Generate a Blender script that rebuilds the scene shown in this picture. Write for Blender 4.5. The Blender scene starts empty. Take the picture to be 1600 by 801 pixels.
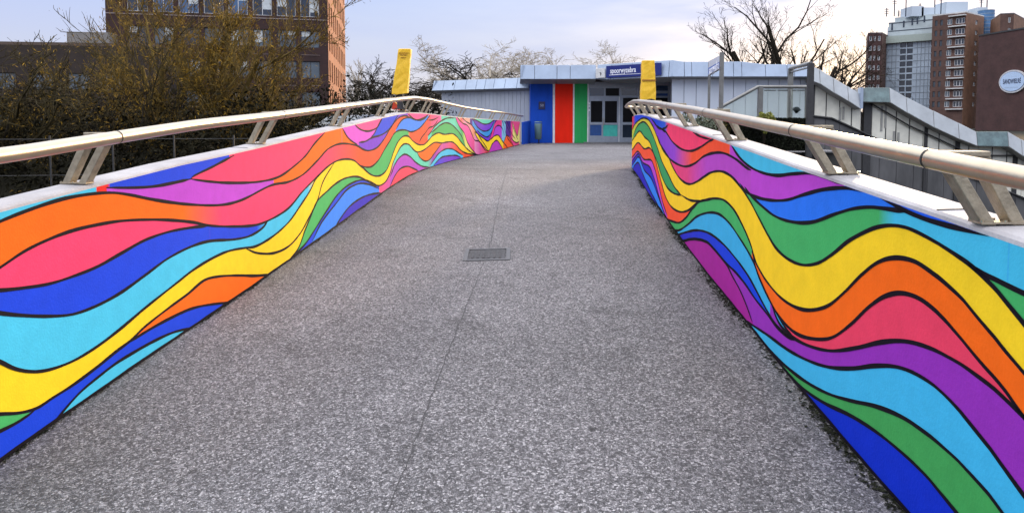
import bpy, bmesh, math, random
import numpy as np
from mathutils import Vector, Matrix
random.seed(7)
R = math.radians
scene = bpy.context.scene
C = scene.collection

# ------------------------------------------------------------------ camera
F = 1100.0                      # focal length in pixels of a 1600 px wide picture
PITCH = R(3.5)
CY = 195 + F*math.tan(PITCH)    # row of the optical axis
EYE = 1.6
cam_d = bpy.data.cameras.new('camera'); cam = bpy.data.objects.new('camera', cam_d); C.objects.link(cam)
cam.location = (0, 0, EYE); cam.rotation_euler = (R(90)-PITCH, 0, 0)
cam_d.sensor_width = 36; cam_d.lens = 36*F/1600
cam_d.shift_y = -(400.5-CY)/1600
cam_d.clip_start = 0.05; cam_d.clip_end = 3000
scene.camera = cam

# ------------------------------------------------------------------ sky, sun, exposure
SUN_AZ, SUN_EL = R(27), R(12)   # azimuth to the right of straight ahead (+Y)
w = bpy.data.worlds.new('World'); scene.world = w; w.use_nodes = True
nt = w.node_tree; nt.nodes.clear()
def N(t, typ, **kw):
    n = t.nodes.new(typ)
    for k, v in kw.items(): setattr(n, k, v)
    return n
out = N(nt, 'ShaderNodeOutputWorld'); bg = N(nt, 'ShaderNodeBackground')
sky = N(nt, 'ShaderNodeTexSky'); sky.sky_type = 'NISHITA'; sky.sun_disc = False
sky.sun_elevation = SUN_EL; sky.sun_rotation = SUN_AZ; sky.air_density = 1.2; sky.dust_density = 1.5; sky.ozone_density = 1.5
tc = N(nt, 'ShaderNodeTexCoord'); sep = N(nt, 'ShaderNodeSeparateXYZ'); nt.links.new(tc.outputs['Generated'], sep.inputs[0])
mp = N(nt, 'ShaderNodeMapping'); mp.inputs['Scale'].default_value = (1.6, 1.6, 9.0); mp.inputs['Rotation'].default_value = (0.06, 0.1, 0)
nz = N(nt, 'ShaderNodeTexNoise'); nz.inputs['Scale'].default_value = 1.7; nz.inputs['Detail'].default_value = 6; nz.inputs['Roughness'].default_value = .55
nt.links.new(tc.outputs['Generated'], mp.inputs[0]); nt.links.new(mp.outputs[0], nz.inputs[0])
cr = N(nt, 'ShaderNodeValToRGB'); cr.color_ramp.elements[0].position = .36; cr.color_ramp.elements[0].color = (.87,.87,.87,1)
cr.color_ramp.elements[1].position = .62; cr.color_ramp.elements[1].color = (.96,.96,.96,1)
nt.links.new(nz.outputs[0], cr.inputs[0])
# cloud brightness: soft grey-lilac near the horizon, brighter overhead
cc = N(nt, 'ShaderNodeValToRGB')
e = cc.color_ramp.elements
e[0].position = 0.0; e[0].color = (4.3, 4.1, 4.25, 1)
e[1].position = 1.0; e[1].color = (15.5, 15.5, 16.3, 1)
m = cc.color_ramp.elements.new(.22); m.color = (2.6, 3.35, 5.6, 1); m = cc.color_ramp.elements.new(.10); m.color = (3.4, 3.7, 4.9, 1)
m = cc.color_ramp.elements.new(.5); m.color = (13.5, 13.6, 14.6, 1)
nt.links.new(sep.outputs['Z'], cc.inputs[0])
mx = N(nt, 'ShaderNodeMix'); mx.data_type = 'RGBA'
nt.links.new(cr.outputs[0], mx.inputs['Factor']); nt.links.new(sky.outputs[0], mx.inputs['A']); nt.links.new(cc.outputs[0], mx.inputs['B'])
nt.links.new(mx.outputs['Result'], bg.inputs[0]); bg.inputs[1].default_value = 0.1
nt.links.new(bg.outputs[0], out.inputs[0])
sd = bpy.data.lights.new('sun', 'SUN'); sd.energy = 2.2; sd.angle = R(4.0); sd.color = (1.0, .72, .42)
so = bpy.data.objects.new('sun', sd); C.objects.link(so); so['kind'] = 'structure'
sdir = Vector((math.sin(SUN_AZ)*math.cos(SUN_EL), math.cos(SUN_AZ)*math.cos(SUN_EL), math.sin(SUN_EL)))
so.rotation_euler = sdir.to_track_quat('Z', 'Y').to_euler(); so.location = (8, 15, 30)
scene.view_settings.view_transform = 'Standard'; scene.view_settings.look = 'None'
scene.view_settings.exposure = 0.88; scene.view_settings.gamma = 1

# ------------------------------------------------------------------ helpers
def lin(c):
    o = []
    for v in c:
        v = v/255.0; o.append(v/12.92 if v <= .04045 else ((v+.055)/1.055)**2.4)
    return tuple(o)
MATS = {}
def mat(name, col, rough=.6, metal=0., var=.15, scale=6., bump=0., bscale=60., spec=.5, stretch=None, coat=0.):
    """principled material with two octaves of colour variation"""
    if name in MATS: return MATS[name]
    m = bpy.data.materials.new(name); m.use_nodes = True; t = m.node_tree
    b = t.nodes['Principled BSDF']; b.inputs['Roughness'].default_value = rough; b.inputs['Metallic'].default_value = metal
    b.inputs['Specular IOR Level'].default_value = spec
    if coat: b.inputs['Coat Weight'].default_value = coat
    co = N(t, 'ShaderNodeTexCoord'); src = co.outputs['Object']
    if stretch:
        mpp = N(t, 'ShaderNodeMapping'); mpp.inputs['Scale'].default_value = stretch; t.links.new(src, mpp.inputs[0]); src = mpp.outputs[0]
    n = N(t, 'ShaderNodeTexNoise'); n.inputs['Scale'].default_value = scale; n.inputs['Detail'].default_value = 7; n.inputs['Roughness'].default_value = .62
    t.links.new(src, n.inputs[0])
    r = N(t, 'ShaderNodeValToRGB'); r.color_ramp.elements[0].position = .3; r.color_ramp.elements[1].position = .7
    r.color_ramp.elements[0].color = tuple(c*(1-var) for c in col)+(1,); r.color_ramp.elements[1].color = tuple(min(1, c*(1+var)) for c in col)+(1,)
    t.links.new(n.outputs[0], r.inputs[0]); t.links.new(r.outputs[0], b.inputs['Base Color'])
    if bump:
        n2 = N(t, 'ShaderNodeTexNoise'); n2.inputs['Scale'].default_value = bscale; n2.inputs['Detail'].default_value = 4; t.links.new(src, n2.inputs[0])
        bb = N(t, 'ShaderNodeBump'); bb.inputs['Strength'].default_value = bump; bb.inputs['Distance'].default_value = .02
        t.links.new(n2.outputs[0], bb.inputs['Height']); t.links.new(bb.outputs[0], b.inputs['Normal'])
    MATS[name] = m; return m
def glass(name, col, rough=.08, var=.3, scale=.8):
    m = mat(name, col, rough, 0, var, scale); m.node_tree.nodes['Principled BSDF'].inputs['Specular IOR Level'].default_value = .8; return m
def brick(name, c1, c2, mortar, bw=.22, bh=.07, rough=.85):
    m = bpy.data.materials.new(name); m.use_nodes = True; t = m.node_tree; b = t.nodes['Principled BSDF']; b.inputs['Roughness'].default_value = rough
    co = N(t, 'ShaderNodeTexCoord'); br = N(t, 'ShaderNodeTexBrick'); br.inputs['Scale'].default_value = 1
    br.inputs['Brick Width'].default_value = bw; br.inputs['Row Height'].default_value = bh; br.inputs['Mortar Size'].default_value = .008
    br.inputs['Color1'].default_value = c1+(1,); br.inputs['Color2'].default_value = c2+(1,); br.inputs['Mortar'].default_value = mortar+(1,)
    n = N(t, 'ShaderNodeTexNoise'); n.inputs['Scale'].default_value = .5; n.inputs['Detail'].default_value = 8; n.inputs['Roughness'].default_value = .7
    t.links.new(co.outputs['UV'], br.inputs['Vector']); t.links.new(co.outputs['UV'], n.inputs['Vector'])
    mr = N(t, 'ShaderNodeMapRange'); mr.inputs['From Min'].default_value = .3; mr.inputs['From Max'].default_value = .7; mr.inputs['To Min'].default_value = .65; mr.inputs['To Max'].default_value = 1.3
    t.links.new(n.outputs[0], mr.inputs[0])
    mu = N(t, 'ShaderNodeVectorMath', operation='SCALE'); t.links.new(br.outputs['Color'], mu.inputs[0]); t.links.new(mr.outputs[0], mu.inputs['Scale'])
    t.links.new(mu.outputs[0], b.inputs['Base Color']); return m

def link(name, me, parent=None, **props):
    o = bpy.data.objects.new(name, me); C.objects.link(o)
    if parent: o.parent = parent
    for k, v in props.items(): o[k] = v
    return o
def thing(name, label, cat, loc=(0,0,0), group=None, rz=0):
    o = bpy.data.objects.new(name, None); C.objects.link(o); o.location = loc; o.rotation_euler = (0,0,rz); o.empty_display_size = .2
    o['label'] = label; o['category'] = cat
    if group: o['group'] = group
    return o
def copy_tree(o, parent=None):
    c = o.copy(); C.objects.link(c); c.parent = parent
    for ch in list(o.children): copy_tree(ch, c)
    return c

class MB:
    """mesh builder; coordinates are relative to self.o (thing's base)"""
    def __init__(s, o=(0,0,0)): s.v=[]; s.f=[]; s.mi=[]; s.uv=[]; s.o=Vector(o); s.sm=[]
    def face(s, pts, mi=0, uvs=None, smooth=False):
        i=len(s.v)
        for p in pts: s.v.append(tuple(Vector(p)-s.o))
        s.f.append(tuple(range(i,i+len(pts)))); s.mi.append(mi); s.uv.append(uvs); s.sm.append(smooth)
    def mesh(s, vs, fs, mi=0, smooth=False):
        i=len(s.v)
        for p in vs: s.v.append(tuple(Vector(p)-s.o))
        for f in fs: s.f.append(tuple(i+k for k in f)); s.mi.append(mi); s.uv.append(None); s.sm.append(smooth)
    def hexa(s, b, t, mi=0):     # bottom quad, top quad
        vs=list(b)+list(t); s.mesh(vs, [(3,2,1,0),(4,5,6,7),(0,1,5,4),(1,2,6,5),(2,3,7,6),(3,0,4,7)], mi)
    def box(s, x0,x1,y0,y1,z0,z1, mi=0):
        s.hexa([(x0,y0,z0),(x1,y0,z0),(x1,y1,z0),(x0,y1,z0)],[(x0,y0,z1),(x1,y0,z1),(x1,y1,z1),(x0,y1,z1)],mi)
    def obox(s, O,U,Nn, u0,u1,w0,w1,z0,z1, mi=0):   # box in a wall frame (u along, w outward)
        O=Vector(O);U=Vector(U);Nn=Vector(Nn)
        P=lambda u,w,z: O+U*u+Nn*w+Vector((0,0,z))
        s.hexa([P(u0,w1,z0),P(u1,w1,z0),P(u1,w0,z0),P(u0,w0,z0)],[P(u0,w1,z1),P(u1,w1,z1),P(u1,w0,z1),P(u0,w0,z1)],mi)
    def tube(s, pts, r, n=12, mi=0, cap=True, smooth=True):
        pts=[Vector(p) for p in pts]; k=len(pts)
        if not hasattr(r,'__len__'): r=[r]*k
        vs=[];fs=[]
        up=Vector((0,0,1))
        for i,p in enumerate(pts):
            d=(pts[min(i+1,k-1)]-pts[max(i-1,0)]).normalized()
            a=d.cross(up)
            if a.length<1e-3: a=d.cross(Vector((1,0,0)))
            a.normalize(); b=d.cross(a)
            for j in range(n):
                t=2*math.pi*j/n; vs.append(p+(a*math.cos(t)+b*math.sin(t))*r[i])
        for i in range(k-1):
            for j in range(n):
                j2=(j+1)%n; fs.append((i*n+j,(i+1)*n+j,(i+1)*n+j2,i*n+j2))
        s.mesh(vs,fs,mi,smooth)
        if cap:
            s.mesh(vs[:n],[tuple(range(n))],mi); s.mesh(vs[-n:],[tuple(reversed(range(n)))],mi)
    def prism(s, poly, z0, z1, mi=0):      # vertical prism of a plan polygon (ccw)
        n=len(poly); vs=[(x,y,z0) for x,y in poly]+[(x,y,z1) for x,y in poly]
        s.mesh(vs,[tuple(reversed(range(n))),tuple(range(n,2*n))]+[(i,(i+1)%n,n+(i+1)%n,n+i) for i in range(n)],mi)
    def build(s, name, mats, parent=None, bevel=0, **props):
        me=bpy.data.meshes.new(name); me.from_pydata(s.v,[],s.f)
        if not isinstance(mats,(list,tuple)): mats=[mats]
        for m in mats: me.materials.append(m)
        me.polygons.foreach_set('material_index', s.mi); me.polygons.foreach_set('use_smooth', s.sm)
        if any(u is not None for u in s.uv):
            uvl=me.uv_layers.new(name='UVMap')
            for p,u in zip(me.polygons,s.uv):
                if u:
                    for li,q in zip(p.loop_indices,u): uvl.data[li].uv=q
        me.update()
        o=link(name,me,parent,**props)
        if bevel:
            b=o.modifiers.new('bevel','BEVEL'); b.width=bevel; b.segments=2; b.limit_method='ANGLE'
        return o

def at(x, y, Y):
    """world point of a picture point at distance Y ahead"""
    u=(x-800)/F; v=(CY-y)/F
    dx,dy,dz=u, math.cos(PITCH)+v*math.sin(PITCH), -math.sin(PITCH)+v*math.cos(PITCH)
    t=Y/dy; return Vector((dx*t, Y, EYE+dz*t))
def zat(y,Y): return at(800,y,Y).z
def xat(x,Y,y=195): return at(x,y,Y).x

# ------------------------------------------------------------------ bridge plan and levels
PL = np.array([(-2.24,-3.0),(-2.2,0),(-2.13,2.85),(-2.08,3.6),(-2.02,4.3),(-1.965,5.33),(-1.90,6.95),(-1.80,9.8),(-1.715,11.4),(-1.64,12.7),(-1.57,13.9),(-1.29,17.66),(-.93,20.5),(-.44,24.2),(.38,32.2)])
PR = np.array([(1.28,-3.0),(1.31,0),(1.345,2.31),(1.36,3.0),(1.38,3.5),(1.425,4.23),(1.48,5.24),(1.67,7.55),(1.86,9.6),(2.10,11.6),(2.40,14.0),(2.47,14.42),(2.66,14.85),(3.0,15.1),(3.6,15.2)])
ZL = np.array([(-4,-.15),(0,.03),(2.85,.199),(4.28,.318),(5.33,.378),(6.95,.48),(9.8,.655),(10.8,.715),(11.5,.752),(12.7,.768),(14,.765),(17.6,.742),(20.5,.73),(24,.722),(32,.70),(60,.70)])
ZR = np.array([(-4,-.12),(0,.12),(2.3,.28),(3.1,.337),(4.2,.405),(5.2,.467),(7.5,.585),(9.5,.672),(11,.72),(12.7,.735),(14,.725),(17.6,.735),(20.5,.73),(24,.722),(32,.70),(60,.70)])
def crd(P, n=10):
    """dense catmull-rom through points (centripetal-ish)"""
    P=np.array(P,float); Q=np.vstack([2*P[0]-P[1],P,2*P[-1]-P[-2]]); o=[]
    d=np.sqrt(np.linalg.norm(np.diff(Q,axis=0),axis=1))+1e-6
    for i in range(1,len(Q)-2):
        t0=0;t1=d[i-1];t2=t1+d[i];t3=t2+d[i+1]
        for k in range(n):
            t=t1+(t2-t1)*k/n
            A1=(t1-t)/(t1-t0)*Q[i-1]+(t-t0)/(t1-t0)*Q[i]; A2=(t2-t)/(t2-t1)*Q[i]+(t-t1)/(t2-t1)*Q[i+1]; A3=(t3-t)/(t3-t2)*Q[i+1]+(t-t2)/(t3-t2)*Q[i+2]
            B1=(t2-t)/(t2-t0)*A1+(t-t0)/(t2-t0)*A2; B2=(t3-t)/(t3-t1)*A2+(t-t1)/(t3-t1)*A3
            o.append((t2-t)/(t2-t1)*B1+(t-t1)/(t2-t1)*B2)
    o.append(Q[-2]); return np.array(o)
def zl(Y): return float(np.interp(Y, ZL[:,0], ZL[:,1]))
def zr(Y): return float(np.interp(Y, ZR[:,0], ZR[:,1]))
class Wall:
    def __init__(s, P, Z, side):
        s.P=crd(P,14); s.side=side; s.S=np.concatenate([[0],np.cumsum(np.linalg.norm(np.diff(s.P,axis=0),axis=1))]); s.Z=Z
        s.ratio=s.P[:,0]/np.maximum(s.P[:,1],1e-6)
        s.i0=int(np.searchsorted(s.P[:,1], 1.2))
        s.i1=len(s.P)-1 if side<0 else int(s.i0+np.argmin(s.ratio[s.i0:]))
    def xy(s, t): return np.array([np.interp(t,s.S,s.P[:,0]), np.interp(t,s.S,s.P[:,1])])
    def tan(s, t):
        a=s.xy(min(t+.15,s.S[-1]))-s.xy(max(t-.15,0)); return a/np.linalg.norm(a)
    def zb(s, t): return float(np.interp(s.xy(t)[1], s.Z[:,0], s.Z[:,1]))
    def nout(s, t):   # outward normal (away from the deck)
        d=s.tan(t); return np.array([d[1],-d[0]])*(1 if s.side>0 else -1)
    def proj(s, x, y):
        u=(x-800)/F; v=(CY-y)/F
        dy=math.cos(PITCH)+v*math.sin(PITCH); dz=-math.sin(PITCH)+v*math.cos(PITCH)
        r=u/dy; rr=s.ratio[s.i0:s.i1+1]; SS=s.S[s.i0:s.i1+1]
        if s.side<0: t=np.interp(r, rr, SS)
        else: t=np.interp(r, rr[::-1], SS[::-1])
        Y=s.xy(t)[1]; return float(t), EYE+Y*dz/dy
WL=Wall(PL,ZL,-1); WR=Wall(PR,ZR,1)
HW=1.05

# ------------------------------------------------------------------ mural: curves traced as (x,y) on the wall, turned into wall coordinates
OR=(255,108,22); PK=(250,66,112); BL=(18,68,220); CN=(72,195,232); YE=(255,212,38); GR=(70,178,100); PU=(190,72,205); VI=(120,55,205); IN=(45,35,190)
LB=(50,135,245); CO=(252,86,50); TE=(95,210,180); MG=(165,38,150); DB=(12,48,195); P2=(150,50,180); RD=(235,45,40); BE=(200,185,150); PY=(240,235,120); DV=(60,30,130)
left_sheets = [   # painted in this order, each from its curve down
 ('top', [(-200,345),(0,330)], None, [(0,CN),(148,CN),(150,RD),(168,RD),(170,BL),(357,BL),(358,PK),(506,PK),(507,OR),(533.2,OR),(534,(215,85,205)),(553,(215,85,205)),(556,(250,80,150)),(596,(250,80,150)),(597,BL),(620,BL),(623,VI),(636,VI),(638,(250,80,150)),(668,(250,80,150)),(669,(250,85,120)),(688,(240,90,160)),(690,TE),(708,TE),(710,DV),(713,PK),(716,(235,170,150)),(733,(235,170,150)),(738,TE),(768,TE),(771,PK),(784,PK),(785,(150,200,225)),(789,(150,200,225)),(790,DV),(799,DV),(800,(235,80,140)),(812,(235,80,140)),(813,(240,235,200)),(830,(240,235,200))]),
 ('purple', [(165,293),(210,293),(240,291),(270,285.5),(297,279.5)], 1, [(165,PU)]),
 ('pinklow', [(297,279.5),(300,276),(330,261),(365,242.5)], 1, [(297,PK)]),
 ('lp', [(297,279.5),(322,283),(356,285.5),(405,283.6),(435,276),(457,261),(476,244),(491,224),(508,206)], 1, [(297,PU),(426,PU),(427,OR)]),
 ('lilac', [(534,200),(543,215),(551,222),(558,226)], 1, [(534,OR)]),
 ('lil1', [(553,194),(562,202),(573,205),(581,203.5),(589,199),(593,192),(597,184)], 1, [(553,(215,85,205))]),
 ('blue2', [(578,216),(584,209),(589,199),(593,191),(598,183)], 1, [(578,BL)]),
 ('vi1', [(560,222.5),(570,221),(578,216.5),(584,214),(592,212),(602,207),(611,198),(617,187.6),(623,178)], 1, [(560,VI)]),
 ('l1', [(-140,420),(-60,374),(0,345),(60,322),(100,310),(140,303),(175,301),(200,304),(240,312),(292,319),(345,320),(375,313),(424,289),(450,284),(472,273),(495,251),(513,232),(532,224.5),(558,228),(566,233),(575,235.5),(588,231),(600,217),(608,203),(616,191),(624,183.5),(632,181),(640,183)], 1, [(0,OR),(285,OR),(345,PK),(500,PK),(560,CO)]),
 ('bluebl', [(618,203),(624,192),(630,186),(640,184),(650,187.5),(660,185),(669,179)], 1, [(618,LB)]),
 ('lb_in', [(637,178),(645,185),(653,188),(662,186),(669,179)], 1, None),
 ('l1b', [(562,258.5),(568,260.5),(579,260.5),(590,251),(600,234),(609,219.5),(616,208),(624,203.5),(634,203.5),(641,206),(647,205),(655.5,200),(662,193),(668,185),(672,180)], 1, [(562,GR),(637,GR),(640,CO),(665,CO),(676,PK)]),
 ('ln1', [(654.5,222),(659,214),(664,208),(670,200),(677,197),(684,188)], 1, None),
 ('ln2', [(667,188),(677,187),(685,183)], 1, None),
 ('va', [(734,184),(744,188),(756,194),(764,193),(770,189),(775,186)], 1, [(734,DV),(752,VI)]),
 ('vb', [(738,187),(747,200),(756,205),(764,203),(770,194),(772,188)], 1, [(738,(60,150,220))]),
 ('vc', [(745,203),(752,210),(761,214),(767,208),(771,198)], 1, [(745,VI)]),
 ('hump', [(764,219),(768,208),(772,194),(777,187),(783,187),(787,196),(789,204),(792,214),(800,226)], 1, [(764,(235,60,150)),(790,(235,70,120))]),
 ('arch', [(770,212),(774,199),(779,196),(784,200),(788,212)], 1, [(770,(185,70,205))]),
 ('ltb', [(784,184),(788,190),(793,200),(799,212)], 1, [(784,(130,190,220))]),
 ('drk', [(790,186),(795,198),(800,210),(805,217)], 1, [(790,(90,40,140))]),
 ('pkr', [(798,186),(802,200),(807,214),(809,218)], 1, [(798,(235,75,140))]),
 ('pkr2', [(801,192),(805,205),(808,212),(810,204),(812,192)], 1, [(801,(240,225,130))]),
 ('pkr3', [(796,212),(801,219),(807,223),(811,221)], 1, [(796,(235,75,140))]),
 ('pkv', [(719,181),(728,190),(736,195),(742,203),(746,209),(751,217),(757,226),(763,235)], 1, [(719,CO),(727,(245,160,190)),(740,(235,150,110)),(763,(210,120,160))]),
 ('pku', [(712,181),(722.5,192.5),(730,196),(736,207),(741.5,219),(748,221),(754,229.5),(760,238)], 1, [(712,(235,75,165)),(735,(240,90,160)),(758,CO)]),
 ('pks', [(710,180),(717,197),(725,208),(729,220),(735,231),(744,241)], 1, [(710,TE),(722,GR),(728,PY),(744,YE)]),
 ('dome0', [(668,212),(672.5,207),(677,200),(685,192),(696,185.5),(704,184),(710,185)], 1, [(668,TE)]),
 ('dome', [(674,207),(680,202),(687,196),(696,192),(704,194),(713,202),(721,213),(727,229)], 1, [(674,GR)]),
 ('y2', [(741,206),(745,208),(749,211.6),(756,217),(762,220.5),(767,217),(774,211.6),(778.6,211.6),(784,219.4),(790,227),(794,232)], 1, [(741,YE)]),
 ('y2b', [(741,207),(744,213),(748,219.4),(756,229.5),(763,236),(769.6,224),(776,219.4),(782,227),(786,234)], 1, [(741,(240,150,190)),(750,(225,90,160)),(763,CO),(766,(190,60,180))]),
 ('or2', [(786,226),(789,216),(791,211.5),(795,214),(799,222),(803,230)], 1, [(786,OR),(797,CO)]),
 ('l2', [(-140,520),(-60,455),(0,416.5),(37,392),(75,373.5),(112,360),(150,351),(187,345),(225,343),(262,343.5),(300,347),(326,352),(360,353.6),(400,351),(425,341),(450,325),(472,299),(495,276),(513,259),(528,250.5),(543,248.5),(553,251),(560,257),(568.5,264),(577,271.5),(585.5,275),(594,274),(602.5,267),(609,253.4),(615,236),(621.5,221.6),(630,213),(637.5,213),(645,220.5),(653.4,225.8),(662,225.8),(668,220.5),(677,211),(685,207.8),(694,210),(706.5,209),(713,213),(720,222),(729,232),(738,239),(748,242)], 1, [(0,PK),(300,PK),(327,BL),(400,BL),(416,CN),(480,CN),(492,YE)]),
 ('l3', [(-140,450),(-60,456),(0,453),(30,450),(75,443),(112,431.5),(150,416.5),(187,396),(225,375),(262,362),(300,355),(326,352.5)], 1, [(0,BL)]),
 ('l4', [(-140,460),(-60,479),(0,489),(37,492.5),(75,493.5),(112,490.5),(150,477),(187,457),(225,430),(262,403),(300,384),(326,376.5),(367,373.5),(390,368),(409,356),(418,344)], 1, [(0,CN)]),
 ('l5', [(-140,500),(-60,540),(0,565.5),(22,575.6),(49,580),(75,577),(112,563.6),(150,541),(187,513),(225,481),(277,440),(300,422),(330,403.5),(356,392),(382,387),(397,385),(424,370),(450,347),(468.5,321),(483.5,298),(492,281),(503,268)], 1, [(0,YE)]),
 ('ly', [(384,388.5),(401,395),(427,395),(450,384.6),(468.5,364),(480,343.5),(495,313.5),(504,283.6),(521,255)], 1, None),
 ('l6', [(-140,650),(-60,650),(0,646),(30,644),(56,636.6),(82,620),(112,601),(150,573),(180,548.6),(202,532),(225,510),(262,481),(292,459),(319,437),(341,431.5),(375,430),(397,430.5),(426,428)], 1, [(0,GR),(44,GR),(46,BL),(203,BL),(204.5,OR)]),
 ('l7', [(-140,740),(0,672),(22,661),(45,646),(56,637)], 1, [(0,BL)]),
 ('l7b', [(199,535.5),(225,518.6),(262,498),(300,481),(337,474),(366,472)], 1, [(202,BL)]),
 ('l8', [(70,676),(77,668),(97,642),(124,612),(150,590),(180,567),(210,548.6),(240,532),(270,518.6),(306,510)], 1, [(70,CN)]),
 ('l6b', [(446,414),(452,405),(465,388),(476,359),(484,340),(495,314),(510,299),(525,286),(540,278),(558,276),(570.6,281),(581,287),(590,290),(596,288.5),(602.5,283),(609,270),(613,255.5),(619.5,240.7),(626,229),(632,224.8),(638.6,226),(645,233),(651,237.5),(660,235.5),(668,230),(679,222.6),(689.5,223.5),(698,222),(706.5,222),(713,227),(719,234),(727,239),(736,241),(744,242)], 1, [(446,GR),(590,GR),(592,(240,80,130)),(612,(200,80,170)),(616,TE),(651,TE),(654,OR),(688,OR),(692,(200,80,170)),(712,CO)]),
 ('bl3', [(457,400),(476,381),(491,358.6),(510,328.5),(528.5,302),(547,287),(566,281),(581,285.5),(592,292)], 1, [(457,BL)]),
 ('lb3', [(487,377),(502,347),(525,317),(543,295),(562,286.5),(576,288),(592,295)], 1, [(487,LB)]),
 ('in3', [(521,358.5),(532,340),(547,321),(566,308),(581,303),(598,301)], 1, [(521,IN)]),
 ('te2', [(651,238),(656.6,247),(664,251.7),(670,250),(679,238.5),(689.5,224.5)], 1, [(651,TE),(668,TE),(676,P2),(688,(200,80,170))]),
 ('pu2', [(609,276),(613,266),(616,257.7),(624,246),(632,241),(640.7,245),(649,253.4),(660,260),(670,261)], 1, [(609,(180,70,195))]),
 ('pk2', [(609,291),(617,274),(626,263),(636.4,260),(645,263),(655,268)], 1, [(609,(250,70,100))]),
 ('bls', [(672,258),(679,248),(685,240),(696,233),(706.5,233),(715,238),(723,243)], 1, [(672,CN)]),
 ('bls2', [(677,258),(689.5,246),(700,243.5),(713,243),(720,246)], 1, [(677,BL),(700,VI)]),
]
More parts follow.
